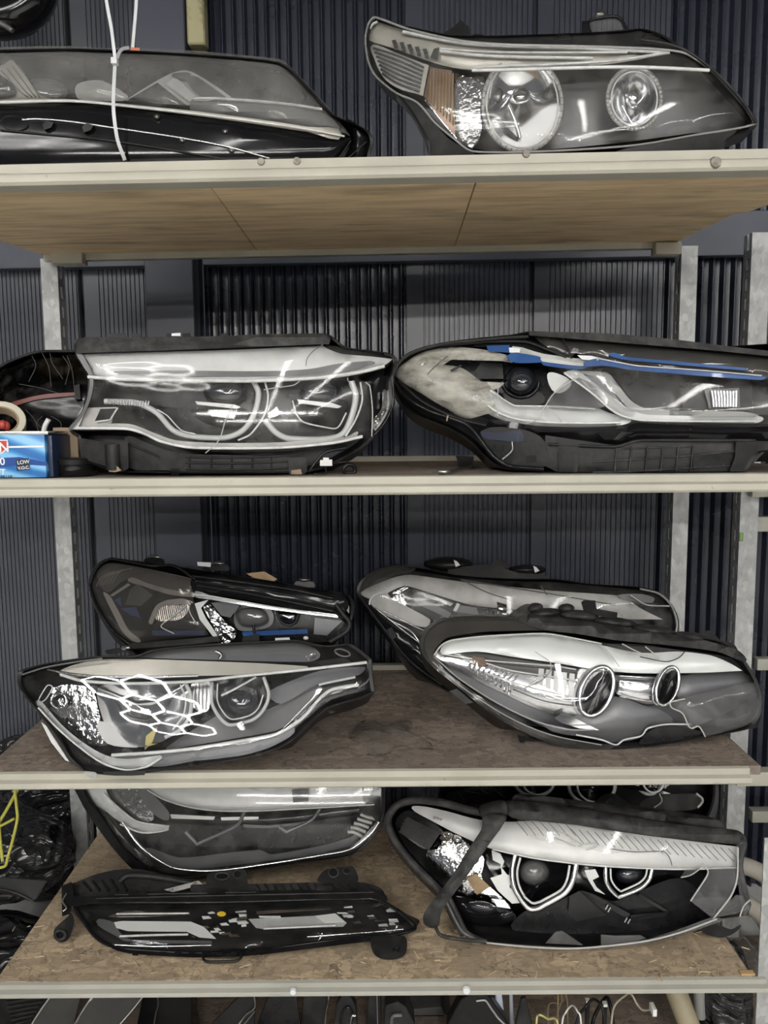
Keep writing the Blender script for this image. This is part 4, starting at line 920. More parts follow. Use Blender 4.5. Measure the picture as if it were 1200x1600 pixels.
L.plate('reflector_side', [(238,975),(232,972),(244,946),(262,938),(268,942),(250,950)], .02, .01, SILV)
L.plate('reflector', [(243,967),(250,948),(268,940),(290,937),(298,945),(286,965),(264,970)], .03, .008, CHRL); L.plate('reflector_top', [(256,942),(275,936),(290,936),(297,944),(280,944)], .022, .006, SILV)
L.plate('projector_glass', [(243,969),(286,967),(320,975),(320,984),(242,984)], .04, .006, BALL)
L.plate('blue_bar', [(237,985),(320,985),(320,993),(239,993)], .018, .01, BLUD, straight=True); L.tube('lens_crack', [(292,945),(272,962),(256,973),(252,980),(272,990)], .8, -.002, EDGE, k=5)
L.plate('chevron', [(304,943),(326,937),(314,950),(322,966),(338,990),(342,1004),(334,996),(312,968)], .008, .01, SILV, straight=True)
L.plate('foil', [(318,950),(330,946),(352,972),(368,985),(365,999),(345,1004),(332,975)], .012, .012, FOIL)
L.plate('lid', [(300,904),(340,896),(420,908),(480,919),(532,927),(545,945),(530,962),(470,953),(400,940),(340,930),(304,926)], .004, .03, GLOSS, edge=(8,.008))
for q in ([(306,908),(380,918),(460,932),(522,948)], [(308,915),(380,926),(460,942),(520,955)], [(300,900),(380,910),(460,922),(520,935)]): L.tube('lid_ridge', q, 1.8, .002, BLKD)
L.plate('lid_chrome', [(302,927),(332,931),(430,948),(524,960),(528,965),(430,953),(330,937)], -.001, .006, CHRS); L.tube('lid_edge', [(302,929),(332,932),(430,949),(524,962)], 1.4, -.003, WLINE)
L.plate('cavity', [(306,935),(430,955),(530,966),(540,985),(510,1003),(400,1005),(342,1003)], .05, .006, BEZ)
L.plate('grey_flap', [(330,942),(352,940),(375,946),(360,965),(346,962)], .02, .01, GREYB, straight=True)
L.bowl('projector_glass', [(368,962),(378,950),(405,949),(418,958),(420,972),(405,980),(378,979)], .035, .01, BALLG, rings=5, kind='dome', th=.02); L.plate('projector_frame', [(366,958),(380,946),(422,952),(426,974),(405,984),(372,984)], .036, .01, GREYB)
L.bowl('projector_glass', [(434,957),(464,957),(464,968),(455,974),(444,972)], .03, .015, CHRS, rings=4, kind='dome', th=.02); L.tube('projector_frame', [(432,955),(438,970),(450,977),(462,972),(467,958)], 2.0, .028, BLKD)
L.plate('blue_bar', [(378,988),(400,986),(480,983),(481,990),(380,994)], .012, .01, BLU, straight=True)
L.plate('bracket', [(380,995),(404,990),(406,1003),(378,1004)], .006, .014, BLKD, straight=True); L.tube('bracket_pin', [(396,976),(398,990)], 2.4, .01, BLK)
L.plate('white_chip', [(430,997),(452,996),(453,1000),(430,1001)], .008, .005, STICK, straight=True); L.bowl('white_chip', ell(478,997,4,3,n=8), .008, .004, STICK, rings=3)
L.plate('side_panel', [(492,965),(535,970),(511,993),(490,991)], .03, .008, MATG, straight=True); L.tube('end_frame', [(524,944),(536,960),(546,974),(540,988),(515,1003)], 4.2, .004, BLKD); L.tube('end_loop', [(530,932),(545,932),(550,948),(548,968)], 2.6, .03, BLKD)
L.plate('end_plate', [(532,934),(543,934),(549,948),(546,960)], .036, .006, GREYB)
for u, v in ((240,870),(341,880),(475,906)):
    L.plate('mount_lug', [(u-12,v+2),(u+14,v+3),(u+16,v+12),(u-14,v+10)], .05, .02, BLK); L.bowl('bolt', ell(u,v,9,3.2,n=10), .05, .044, METAL, rings=3, th=.016)
L.plate('label', [(308,878),(330,879),(329,886),(309,884)], .04, .004, STICK, straight=True)
L.plate('brown_tape', [(384,896),(413,893),(434,905),(424,910),(395,902)], .02, .012, BRN, straight=True); L.plate('brown_tape_fold', [(391,902),(424,908),(428,914),(402,910)], .016, .008, CARD, straight=True)
L.plate('lower_flange', [(200,1006),(340,994),(345,1002),(290,1008),(206,1014)], -.008, .03, BLKD, straight=True); L.plate('mounting_arm', [(165,1016),(196,1010),(206,1006),(205,1014),(180,1022),(168,1022)], -.006, .02, BLKD); L.bowl('bolt', ell(196,1013,7,5,n=10), -.008, -.014, METAL, rings=3, th=.01)

# --- front left: clear lamp with honeycomb reflections
L = Lamp('headlight', 'clear intact headlight with chrome bowls overhanging the third shelf front edge', 'headlight', (28, 1001, 585, 1210), 1.325, ZS, tilt=.125, sl=.09, sr=.06, bulge=.012, pl=2.0)
ol = [(28,1056),(33,1048),(70,1038),(120,1030),(160,1026),(210,1026),(240,1016),(320,1008),(400,1004),(460,1001),(490,1007),(512,1010),(545,1007),(562,1016),(580,1031,1),(582,1060),(585,1080,1),(560,1091),(512,1106),(482,1132),(456,1156),(430,1170),(380,1184),(300,1196),(240,1205),(190,1210),(152,1208),(126,1200),(106,1182),(90,1152),(64,1116),(40,1086),(30,1072)]
L.housing('housing', ol, BLK, .2, .1, back=.72)
L.plate('lens', ol, 0, .0025, CLEAR, edge=(16,.022), g=11)
L.tube('lens_rim', ol, 1.6, .006, BLKD, closed=True)
L.plate('bezel', [(60,1070),(300,1070),(480,1050),(575,1040),(578,1075),(520,1092),(470,1130),(420,1160),(250,1190),(160,1195),(110,1160),(70,1105)], .085, .006, BEZ)
L.plate('cream_brow', [(92,1049),(150,1031),(230,1030),(400,1036),(480,1041),(480,1046),(380,1054),(300,1056),(230,1056),(120,1058)], .02, .01, CRM)
L.plate('top_tray', [(215,1025),(245,1017),(330,1010),(460,1004),(490,1012),(500,1026),(480,1034),(400,1033),(230,1028)], .03, .008, MATG)
L.tube('tray_clip', [(337,1018),(346,1022),(343,1030)], 2.6, .02, CHRS); L.plate('tray_gem', [(478,1026),(490,1020),(494,1024),(482,1031)], .018, .008, CHRF, straight=True); L.tube('tray_slot', ell(535,1020,12,5,n=10,rot=15), 1.4, .012, GREYB, closed=True)
L.tube('light_guide', [(95,1054),(130,1064),(200,1068),(300,1065),(380,1056),(470,1047),(573,1035)], 2.6, .01, WLINE); L.tube('light_guide', [(75,1046),(110,1053),(150,1057),(230,1058),(310,1056)], 2.2, .012, CHRS)
L.tube('light_guide', [(175,1180),(240,1176),(300,1170),(400,1154),(440,1144),(475,1120),(500,1091),(520,1077),(560,1070)], 3.0, .012, WLINE)
L.tube('light_guide', [(498,1070),(515,1066),(555,1058)], 2.2, .014, GUIDE); L.tube('end_rib', [(574,1036),(577,1060),(560,1075)], 1.6, .012, GREYB)
L.plate('lower_skirt', [(170,1182),(300,1172),(420,1152),(460,1136),(430,1164),(380,1180),(300,1190),(240,1198)], .02, .01, MATG)
L.plate('side_blade', [(360,1108),(420,1108),(500,1070),(470,1115),(430,1142),(300,1165),(260,1168)], .07, .006, GREYB); L.plate('side_blade', [(420,1080),(500,1048),(570,1042),(560,1055),(500,1068),(440,1100)], .055, .006, MATG)
bowl1 = [(152,1092),(156,1072),(200,1067),(260,1066),(292,1070),(297,1092),(290,1122),(268,1150),(232,1166),(200,1164),(168,1140)]
L.bowl('main_reflector', bowl1, .03, .085, CHR, rings=8, pw=2.0)
L.tube('bowl_ring', [(290,1067),(299,1090),(296,1118),(282,1140),(258,1152)], 3.2, .02, GUIDE); L.tube('bowl_ring', [(282,1070),(290,1092),(286,1118),(270,1140)], 1.4, .018, WLINE)
bowl2 = [(331,1066),(330,1100),(344,1125),(360,1134),(394,1126),(412,1110),(421,1086),(414,1060),(370,1060)]
L.bowl('second_reflector', bowl2, .04, .09, CHRS, rings=7, pw=2.0)
L.bowl('projector_glass', ell(374,1094,32,28,n=14), .075, .045, BALL, rings=6, kind='dome'); L.tube('bowl_ring', [(331,1066),(331,1098),(344,1122),(360,1133),(394,1125),(411,1110),(420,1086),(412,1058)], 3.0, .03, GUIDE); L.tube('bowl_ring', [(340,1068),(340,1096),(352,1117),(364,1124),(390,1118),(404,1106),(411,1086)], 1.2, .028, WLINE)
L.tube('reflection_streak', [(346,1087),(370,1075),(400,1058)], 1.8, .026, WLINE); L.plate('ring_joint', [(368,1133),(378,1126),(384,1140),(376,1141)], .022, .01, CHRF, straight=True)  # streak tube draws a long lamp's reflection in the second bowl
L.plate('centre_bridge', [(300,1068),(328,1066),(326,1108),(312,1112),(300,1100)], .04, .01, CHRS)
for k in range(4): L.tube('bridge_rib', [(304+6*k,1069),(303+6*k,1090),(305+5*k,1108)], 1.2, .036, CHR)
L.plate('turn_signal_reflector', [(84,1074),(140,1074),(152,1100),(160,1140),(168,1164),(130,1160),(108,1138),(90,1112)], .05, .01, CHRF); L.tube('bulb_socket', ell(92,1095,12,12,n=12), 2.4, .036, CHRF, closed=True); L.bowl('bulb_hole', ell(93,1096,11,10,n=12), .04, .06, BEZ, rings=4)
L.plate('signal_filter', [(76,1106),(128,1099),(145,1112),(143,1120),(95,1122)], .03, .005, GREYL, straight=True)
L.tube('wire_prong', [(57,1105),(62,1090),(74,1071),(82,1074),(72,1092),(60,1100)], 1.0, .02, WLINE); 
L.plate('light_guide', [(55,1096),(66,1097),(96,1132),(130,1160),(165,1180),(200,1186),(250,1180),(254,1184),(230,1200),(196,1205),(160,1194),(120,1166),(85,1135),(58,1108)], .01, .01, GUIDE, edge=(7,.007)); L.tube('guide_edge', [(60,1106),(90,1138),(125,1168),(160,1192),(196,1203),(228,1198),(252,1184)], 1.6, .004, WLINE)
L.plate('lower_blade', [(64,1128),(72,1134),(108,1190),(102,1188),(80,1160)], .012, .006, SILV, straight=True)
L.plate('bowl_lip', [(152,1130),(175,1134),(200,1162),(215,1168),(168,1162)], .028, .006, SILV); L.plate('yellow_reflection', [(228,1150),(246,1136),(238,1160),(226,1172)], .035, .003, princ('yellow_reflection', (.5,.42,.16), .5), straight=True, label='small yellow reflection painted inside the bowl')  # yellow plate paints a reflection into the main bowl
L.tube('side_rim', [(40,1088),(66,1120),(92,1156),(110,1184),(130,1203)], 2.0, -.001, BLKD); L.tube('top_rim', [(35,1054),(70,1043),(120,1034),(160,1029)], 1.6, .0, GREYB)
L.plate('hook_clip', [(131,1206),(150,1207),(149,1216),(143,1220),(137,1214)], -.004, .006, GUIDC); 
for u, v in ((300,1194),(405,1178),(518,1112)): L.bowl('rim_clip', ell(u,v,6,3.5,n=8), -.002, -.008, BLKD, rings=3, th=.012)
L.plate('rim_clip', [(160,1206),(228,1204),(226,1211),(205,1212),(180,1212),(164,1211)], -.006, .01, BLKD, straight=True)

# --- rear right: long lamp with dusty silver brow
L = Lamp('headlight', 'headlight with dusty silver brow behind the pale reflector lamp on the third shelf', 'headlight', (559, 883, 1060, 1085), 1.74, ZS, tilt=.07, sl=.12, sr=.06, bulge=.02, pl=2.5)
tub = [(558,927),(565,906),(590,889),(620,883),(660,888),(720,899),(800,904),(870,905),(920,912),(1000,917),(1030,926),(1050,946),(1060,972),(1055,1000),(1010,1050),(900,1088),(720,1086),(680,1070),(640,1042),(612,1004),(598,984),(578,958)]
L.housing('housing', tub, BLK, .17, .08, back=.75)
L.plate('lens', [(561,926),(590,906),(625,892),(660,894),(720,903),(800,908),(870,910),(1000,922),(1030,930),(1048,948),(1056,972),(1050,995),(980,1000),(800,990),(680,1010),(610,975),(580,950)], 0, .0025, CLEAD, edge=(12,.014))
L.plate('silver_brow', [(564,925),(610,904),(640,898),(700,906),(740,911),(850,922),(970,931),(1000,950),(1036,968,1),(965,967),(900,962),(840,956),(775,950),(735,945),(690,932),(652,920),(630,916),(600,929),(580,936)], .014, .01, SILD, edge=(5,.005))
for q in ([(720,906),(850,926),(960,945)], [(725,907),(760,925),(800,938)], [(845,915),(855,930)], [(870,958),(875,935)]): L.tube('brow_line', q, .8, .011, GREYB, k=5)
L.plate('cavity', [(606,926),(630,917),(652,922),(692,935),(780,953),(860,960),(800,985),(690,985),(640,960)], .05, .006, BEZ)
L.plate('led_bar', [(647,934),(654,932),(706,958),(700,966),(648,942)], .035, .01, GREYB, straight=True); L.plate('led_bar', [(668,929),(676,930),(708,943),(704,947),(670,934)], .03, .01, SILD, straight=True); L.plate('led_bar', [(714,942),(719,944),(713,956),(708,954)], .03, .006, SILV, straight=True); L.plate('led_block', [(716,945),(745,950),(748,960),(714,957)], .04, .008, GREYB, straight=True)
L.plate('chrome_corner', [(578,941),(586,929),(604,927),(612,936),(640,950),(672,968),(664,980),(630,972),(596,958)], .018, .01, SILD); L.tube('corner_edge', [(577,945),(580,934),(592,927),(606,927)], 1.6, .012, WLINE)
L.plate('gem', [(612,940),(620,930),(632,937),(633,947),(620,948)], .02, .01, CHRF); L.plate('broken_tip', [(610,928),(634,916),(638,919),(624,928)], .008, .006, CHRF, straight=True)
for q in ([(608,968),(640,985),(655,1002)], [(600,955),(640,975),(672,990)], [(586,950),(630,985),(656,1005)]): L.tube('lower_rib', q, 1.4, .006, CHRS)
L.plate('lower_skirt', [(562,930),(600,970),(655,1005),(700,1060),(680,1068),(640,1040),(600,988),(575,955)], .0, .02, GLOSS, edge=(6,.008)); L.plate('skirt_clip', [(604,984),(612,980),(620,994),(614,1000)], -.004, .008, BLKD, straight=True); L.tube('skirt_rib', [(564,934),(600,982),(640,1032),(690,1070)], 1.4, -.003, BLKD)
L.plate('rear_hump', [(561,922),(570,904),(592,889),(622,883),(650,889),(615,900),(590,910)], .004, .03, SMOK)
for (u, v, w, hh) in ((700,881,38,11),(824,890,30,8)):
    L.bowl('rubber_boot', ell(u,v,w,hh,n=14), .05, .02, BLK, rings=4, kind='dome', th=.04); L.plate('white_tag', [(u+9,v-6),(u+14,v-4),(u+19,v+2),(u+12,v+5)], .014, .003, STICK, straight=True)
L.plate('rear_plate', [(700,895),(735,884),(770,883),(800,892),(850,898),(860,906),(760,904)], .03, .03, BLKD); L.plate('rear_clip', [(770,877),(788,875),(795,884),(785,890),(770,888)], .05, .012, BLKD)
L.plate('end_window', [(965,930),(1000,928),(1022,934),(1018,942),(980,938)], .012, .006, GREYB); L.plate('end_tray', [(1010,945),(1045,948),(1052,975),(1046,990),(1020,970)], .03, .01, BEZ); L.tube('end_strut', [(985,930),(1010,945),(1046,947)], 1.2, .006, SILV); L.tube('lens_rim', [(1000,920),(1030,928),(1050,948),(1058,975),(1054,995)], 1.6, -.001, GUIDC)

# --- front right: pale reflector lamp with a broken cover
L = Lamp('headlight', 'pale-browed headlight with broken cover and twin chrome tubes, front of the third shelf', 'headlight', (655, 960, 1190, 1172), 1.45, ZS, tilt=.11, sl=.10, sr=.05, bulge=.03, pl=2.2)
ol = [(656,1005),(666,981),(690,967),(740,962),(810,965),(880,969),(940,976),(1000,985),(1060,993),(1120,1001),(1150,1016),(1165,1034),(1182,1062),(1190,1088),(1187,1120),(1165,1140),(1100,1152),(1050,1161),(1000,1167),(950,1171),(890,1168),(850,1158),(800,1135),(760,1110),(720,1077),(682,1047),(662,1026)]
L.housing('housing', ol, BLK, .15, .09, back=.78)
L.plate('rim_shell', [(656,1005),(666,981),(690,967),(740,962),(810,965),(880,969),(900,985),(850,985),(760,987),(700,996),(684,1010),(678,1022),(700,1052),(760,1095),(800,1122),(850,1146),(900,1158),(960,1164),(950,1171),(890,1168),(850,1158),(800,1135),(760,1110),(720,1077),(682,1047),(662,1026)], -.004, .02, SMOK)
L.plate('rim_backing', [(664,1005),(674,984),(700,972),(810,970),(880,974),(890,984),(760,987),(700,996),(684,1010),(676,1024),(700,1056),(760,1100),(830,1138),(900,1160),(880,1164),(800,1132),(720,1075),(672,1030)], .018, .02, BLKD)
L.plate('bezel', [(690,1010),(1000,1010),(1150,1030),(1180,1080),(1100,1130),(1000,1155),(900,1155),(800,1110),(700,1050)], .085, .006, MATG)
L.plate('pale_brow', [(700,1001),(750,994),(850,990),(900,1000),(940,1008),(1000,1020),(1060,1018),(1110,1024),(1140,1036),(1160,1048,1),(1100,1051),(1000,1052),(930,1046),(870,1036),(800,1026),(745,1018),(690,1022)], .012, .01, PALE, edge=(5,.004))
L.plate('side_reflector', [(678,1024),(690,1016),(745,1016),(800,1026),(870,1037),(908,1045),(922,1060),(915,1090),(906,1116),(880,1118),(840,1108),(790,1085),(730,1056)], .03, .02, CHRS, dome=.01)
for k in range(10): L.tube('reflector_flute', [(732+7*k,1046+4.4*k),(735+7*k,1036+3.6*k),(748+7*k,1030+2.6*k)], 1.8, .02, CHRL, n=3, k=6)
for q in ([(690,1022),(760,1032),(860,1040),(900,1046)], [(740,1030),(800,1048),(880,1060),(906,1066)], [(760,1052),(820,1072),(880,1086),(904,1092)], [(800,1080),(850,1098),(902,1106)]): L.tube('reflector_step', q, 1.3, .018, WLINE)
for k in range(5): L.plate('reflector_facet', [(842+12*k,1044+2*k),(850+12*k,1045+2*k),(848+12*k,1072+6*k),(840+12*k,1068+5*k)], .018, .006, SILV, straight=True)
L.plate('amber_chip', [(738,1025),(757,1028),(761,1041),(738,1038)], .016, .005, AMB, straight=True, label='brown amber reflector chip')
r1 = ell(932,1080,24,40,n=16,rot=22); r2 = ell(1043,1072,16,31,n=16,rot=18)
L.plate('reflector_tube', [(905,1046),(950,1046),(958,1066),(944,1108),(920,1118),(906,1100)], .024, .01, CHRS)
L.bowl('tube_mouth', ell(935,1083,20,36,n=16,rot=22), .006, .016, GLOSS, rings=5); L.tube('tube_ring', r1, 4.0, .008, CHRS, closed=True); L.tube('tube_ring', ell(922,1080,22,38,40,250,n=14,rot=22), 2.4, .022, WLINE)
L.plate('reflector_tube', [(962,1052),(1030,1052),(1036,1070),(1030,1098),(1005,1102),(965,1086)], .035, .02, CHRS, dome=.012)
for k in range(5): L.tube('tube_rib', [(968,1056+8*k),(1000,1058+9*k),(1030,1060+9*k)], 1.1, .025, CHR)
L.bowl('tube_mouth', ell(1045,1074,12,28,n=16,rot=18), .008, .02, GLOSS, rings=5); L.tube('tube_ring', r2, 3.2, .01, CHRS, closed=True); L.tube('tube_ring', ell(1036,1072,14,30,60,270,n=12,rot=18), 2.0, .02, CHR)
L.plate('lower_bezel', [(880,1122),(930,1112),(960,1088),(1010,1104),(1030,1108),(1052,1130),(1020,1136),(1004,1152),(962,1160),(915,1152),(850,1135),(905,1140)], .03, .02, MATG, dome=.01)
L.tube('bezel_edge', [(900,1148),(940,1156),(962,1164),(975,1156),(1002,1150),(1012,1138),(1040,1132),(1080,1132)], 1.6, .02, WLINE)
L.plate('bezel_wing', [(1064,1056),(1160,1050),(1180,1080),(1100,1096),(1060,1092)], .04, .01, MATG, dome=.008)
L.plate('chrome_spike', [(866,1122),(880,1112),(910,1128),(936,1141),(905,1138),(878,1130)], .016, .012, CHR, straight=True)
L.plate('lens_piece', [(682,1018),(704,999),(760,992),(850,989),(900,999),(942,1009),(968,1040),(960,1070),(930,1112),(880,1125),(800,1092),(730,1056)], .0, .0025, CLEAR, edge=(16,.018)); L.tube('lens_rim', [(678,1024),(690,1008),(708,1000),(760,994),(850,990),(900,998),(940,1006)], 1.5, -.002, EDGE); L.tube('lens_rim', [(678,1026),(720,1062),(780,1100),(840,1128),(890,1140),(930,1140)], 1.4, -.002, GUIDC); L.tube('lens_rim', [(676,1034),(720,1072),(790,1118),(860,1148),(940,1164)], 1.0, -.005, GUIDC)
L.tube('lens_crack', [(942,1009),(955,1025),(968,1042)], 1.0, -.004, EDGE, k=5); L.tube('lens_crack', [(836,1018),(862,1040),(840,1060),(816,1078)], .8, -.004, EDGE, k=5); L.tube('lens_crack', [(818,1076),(848,1062),(866,1040)], .7, -.004, GREYB, k=5)
L.plate('brow_flap', [(950,1010),(970,1006),(1010,1008),(1070,1018),(1066,1026),(1040,1034),(1020,1026),(970,1022)], .002, .004, CLEAD); L.tube('flap_edge', [(972,1006),(1000,1020),(1030,1030)], 1.0, -.002, EDGE, k=5); L.tube('flap_edge', [(1008,1010),(1030,1028)], 1.0, -.002, EDGE, k=5); L.tube('flap_edge', [(1070,1018),(1060,1028),(1040,1034),(1000,1026)], .8, -.002, BLK, k=5)
L.plate('lens_shard', [(1048,1099),(1058,1095),(1070,1090),(1120,1078),(1180,1066),(1188,1086),(1186,1118),(1160,1136),(1102,1151,1),(1096,1139),(1080,1137,1),(1070,1116)], -.004, .003, GREYL, edge=(8,.008)); L.tube('shard_edge', [(1070,1092),(1048,1097),(1050,1106),(1066,1114),(1074,1130),(1080,1138),(1092,1135),(1102,1151)], 1.3, -.006, EDGE)
L.plate('torn_gap', [(1000,1166),(1014,1143),(1040,1134),(1080,1138),(1097,1148),(1050,1160)], .012, .03, BEZ)
L.plate('seal_bar', [(812,963),(880,966),(940,974),(1000,984),(1080,996),(1150,1014),(1165,1034),(1120,1018),(1040,1008),(960,1000),(900,990),(850,984)], -.01, .04, RUB, edge=(6,.01))
for (u, v, w, h2, r) in ((850,958,44,8,-4),(905,962,50,9,4),(960,972,56,8,6),(1020,984,56,8,8),(1080,996,50,8,10),(885,950,20,7,0),(835,950,22,8,-10)): L.bowl('seal_lump', ell(u,v,w/1.6,h2,n=9,rot=r), .03, -.002, RUB, rings=3, kind='dome', th=.05)
L.plate('seal_tab', [(908,941),(912,938),(930,938),(932,951),(965,957),(964,968),(938,963),(912,955)], .012, .02, BLKD, straight=True)
L.plate('foil_scrap', [(776,940),(792,945),(791,961),(777,958)], .02, .006, FOIL, straight=True); L.plate('seal_scrap', [(800,958),(816,946),(828,944),(840,956),(830,966),(806,966)], .016, .02, RUB)
L.plate('rear_tab', [(1072,992),(1082,987),(1108,994),(1106,1002),(1084,998)], .04, .01, BLKD, straight=True); L.plate('rear_tab', [(1098,994),(1104,985),(1112,986),(1128,1004),(1118,1006)], .04, .01, BLKD, straight=True); L.plate('rear_lug', [(1120,1004),(1142,1004),(1152,1014),(1152,1030),(1135,1016)], .03, .03, BLKD)
L.plate('prop_foot', [(808,1148),(828,1152),(818,1174),(812,1172)], .02, .02, BLK, straight=True); L.plate('prop_foot', [(826,1152),(852,1160),(838,1164),(824,1166)], .03, .02, BLK, straight=True)
L.plate('side_tab', [(702,1080),(714,1076),(740,1098),(728,1100)], .03, .012, BLK, straight=True); 
L.plate('white_tape', [(762,1102),(784,1110),(780,1118),(772,1112)], .004, .004, GREYL, straight=True)

# --- crumpled clear film on the third shelf
def crumple(name, ctr, rx, ry, h, mat, seed, nx=26, ny=14, parent=None, zf=0.0, rot=0.0, par_amp=1.0):
    rnd = random.Random(seed); V = []; F = []
    ph = [(rnd.uniform(12, 60), rnd.uniform(12, 60), rnd.uniform(0, 6.3), rnd.uniform(.3, 1)) for _ in range(7)]
    cr_, sr_ = math.cos(rot), math.sin(rot)
    for j in range(ny+1):
        for i in range(nx+1):
            a, b = i/nx*2-1, j/ny*2-1
            e = 1 + .18*math.sin(5*math.atan2(b, a) + seed)
            x, y = a*rx*e, b*ry*e
            z = sum(w*abs(math.sin(x*f + y*g + p)) for f, g, p, w in ph) / 3.5
            z *= h * max(.05, 1 - .8*(a*a*.6 + b*b*.6))
            V.append((ctr[0] + x*cr_ - y*sr_, ctr[1] + x*sr_ + y*cr_, zf + .0012 + z*par_amp))
    for j in range(ny):
        for i in range(nx): o = j*(nx+1)+i; F.append((o, o+1, o+nx+2, o+nx+1))
    me = mesh(V, F, False); o = link(name, me, mat, parent, True, 30)
    md = o.modifiers.new('film_thickness', 'SOLIDIFY'); md.thickness = .0006; md.offset = 1
    return o
c = atz(602, 1155, ZS)
fl = crumple('plastic_film', c, .065, .075, .02, lens_mat('thin_clear_film', (.975,.97,.965), haze=.1, rough=.05, ior=1.4, ns=40), 5, zf=ZS, rot=.3); tag(fl, 'crumpled clear plastic film lying in the middle of the third shelf', 'plastic film')
# ================================================================== fourth shelf
ZS = Z4
# --- rear left: black-interior lamp with chrome sweep
L = Lamp('headlight', 'black-interior headlight with a chrome lower sweep behind the slim bumper lamp', 'headlight', (125, 1150, 602, 1372), 1.66, ZS, tilt=.10, sl=.10, sr=.05, bulge=.03, pl=2.2)
ol = [(110,1160),(122,1215),(135,1245),(150,1268),(165,1296),(195,1335),(228,1358),(262,1369),(300,1371),(380,1361),(480,1347),(550,1336),(582,1310),(598,1285),(602,1250),(598,1200),(560,1165),(300,1150)]
L.housing('housing', ol, BLK, .18, .08, back=.75, drop=.0)
L.plate('lens', ol, 0, .0025, CLEAD, edge=(14,.02))
L.plate('side_skirt', [(112,1200),(135,1246),(158,1275),(185,1315),(215,1345),(235,1360),(212,1362),(180,1330),(150,1290),(125,1250)], .0, .03, BLK)
L.plate('light_guide', [(118,1195),(150,1195),(164,1228),(172,1247),(192,1266),(218,1285),(262,1290),(262,1298),(224,1301),(190,1286),(168,1270),(150,1258),(132,1230)], .014, .012, GUIDE, edge=(6,.006)); L.tube('guide_edge', [(162,1240),(190,1266),(216,1284),(262,1291)], 1.5, .006, WLINE); L.tube('guide_edge', [(188,1288),(222,1301),(256,1298),(264,1290)], 1.4, .006, WLINE)
L.plate('crinkle_reflector', [(160,1190),(205,1190),(214,1230),(228,1252),(240,1280),(216,1281),(196,1264),(176,1246),(166,1226)], .03, .012, CHRF)
L.plate('signal_shade', [(212,1225),(226,1228),(262,1266),(262,1282),(240,1272),(222,1250)], .02, .008, GREYB)
L.plate('chrome_sweep', [(152,1262),(162,1268),(196,1312),(234,1343),(272,1357),(330,1360),(330,1366),(270,1366),(225,1352),(186,1318)], .004, .012, CHR, edge=(5,.006)); L.tube('chrome_line', [(192,1285),(215,1318),(245,1342),(275,1357),(330,1361),(400,1353),(480,1340),(545,1328),(578,1304),(592,1285)], 2.2, .004, CHR)
L.plate('silver_brow', [(205,1190),(222,1226),(258,1250),(300,1262),(345,1267),(400,1267),(500,1262),(587,1257,1),(566,1237),(560,1200),(400,1180)], .02, .01, SILV, edge=(4,.004)); L.tube('brow_edge', [(230,1234),(258,1250),(300,1262),(345,1267),(400,1267),(500,1262),(585,1257)], 1.2, .014, WLINE)
L.plate('brow_glass', [(225,1215),(370,1228),(430,1242),(500,1238),(566,1236),(595,1230),(595,1190),(300,1180)], .010, .004, CLEAD)
L.plate('black_patch', [(456,1234),(482,1233),(482,1252),(458,1254)], .004, .006, BLK, straight=True)
L.plate('bezel', [(232,1252),(345,1270),(500,1265),(590,1260),(590,1285),(560,1315),(480,1335),(340,1355),(262,1345),(225,1305)], .07, .006, BEZ)
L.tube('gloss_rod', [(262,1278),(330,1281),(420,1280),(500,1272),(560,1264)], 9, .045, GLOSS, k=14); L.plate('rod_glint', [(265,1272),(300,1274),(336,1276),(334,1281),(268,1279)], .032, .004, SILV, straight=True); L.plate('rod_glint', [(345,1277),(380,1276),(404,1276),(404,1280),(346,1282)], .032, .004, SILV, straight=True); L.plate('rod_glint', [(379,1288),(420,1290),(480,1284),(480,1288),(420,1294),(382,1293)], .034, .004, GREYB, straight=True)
L.tube('chevron', [(290,1300),(308,1319,1),(370,1290),(382,1268)], 3.0, .03, MATG); L.tube('chevron', [(436,1292),(448,1300,1),(486,1282),(500,1264)], 3.0, .03, MATG)
L.plate('lower_ledge', [(225,1325),(280,1340),(350,1333),(405,1328),(425,1335),(500,1322),(548,1308),(562,1300),(552,1320),(480,1337),(380,1350),(300,1358),(255,1350)], .035, .01, MATG)
for k in range(5): L.tube('corner_fin', [(543+5*k,1297-7*k+3),(552+5*k,1300-6*k),(566+5*k,1307-7*k)], 3.0, .025, SILD)
L.plate('corner_reflector', [(548,1322),(562,1312),(590,1283),(594,1285),(580,1308),(556,1326)], .014, .008, CHRS); L.plate('corner_black', [(565,1238),(600,1235),(600,1284),(588,1284)], .02, .01, GLOSS)

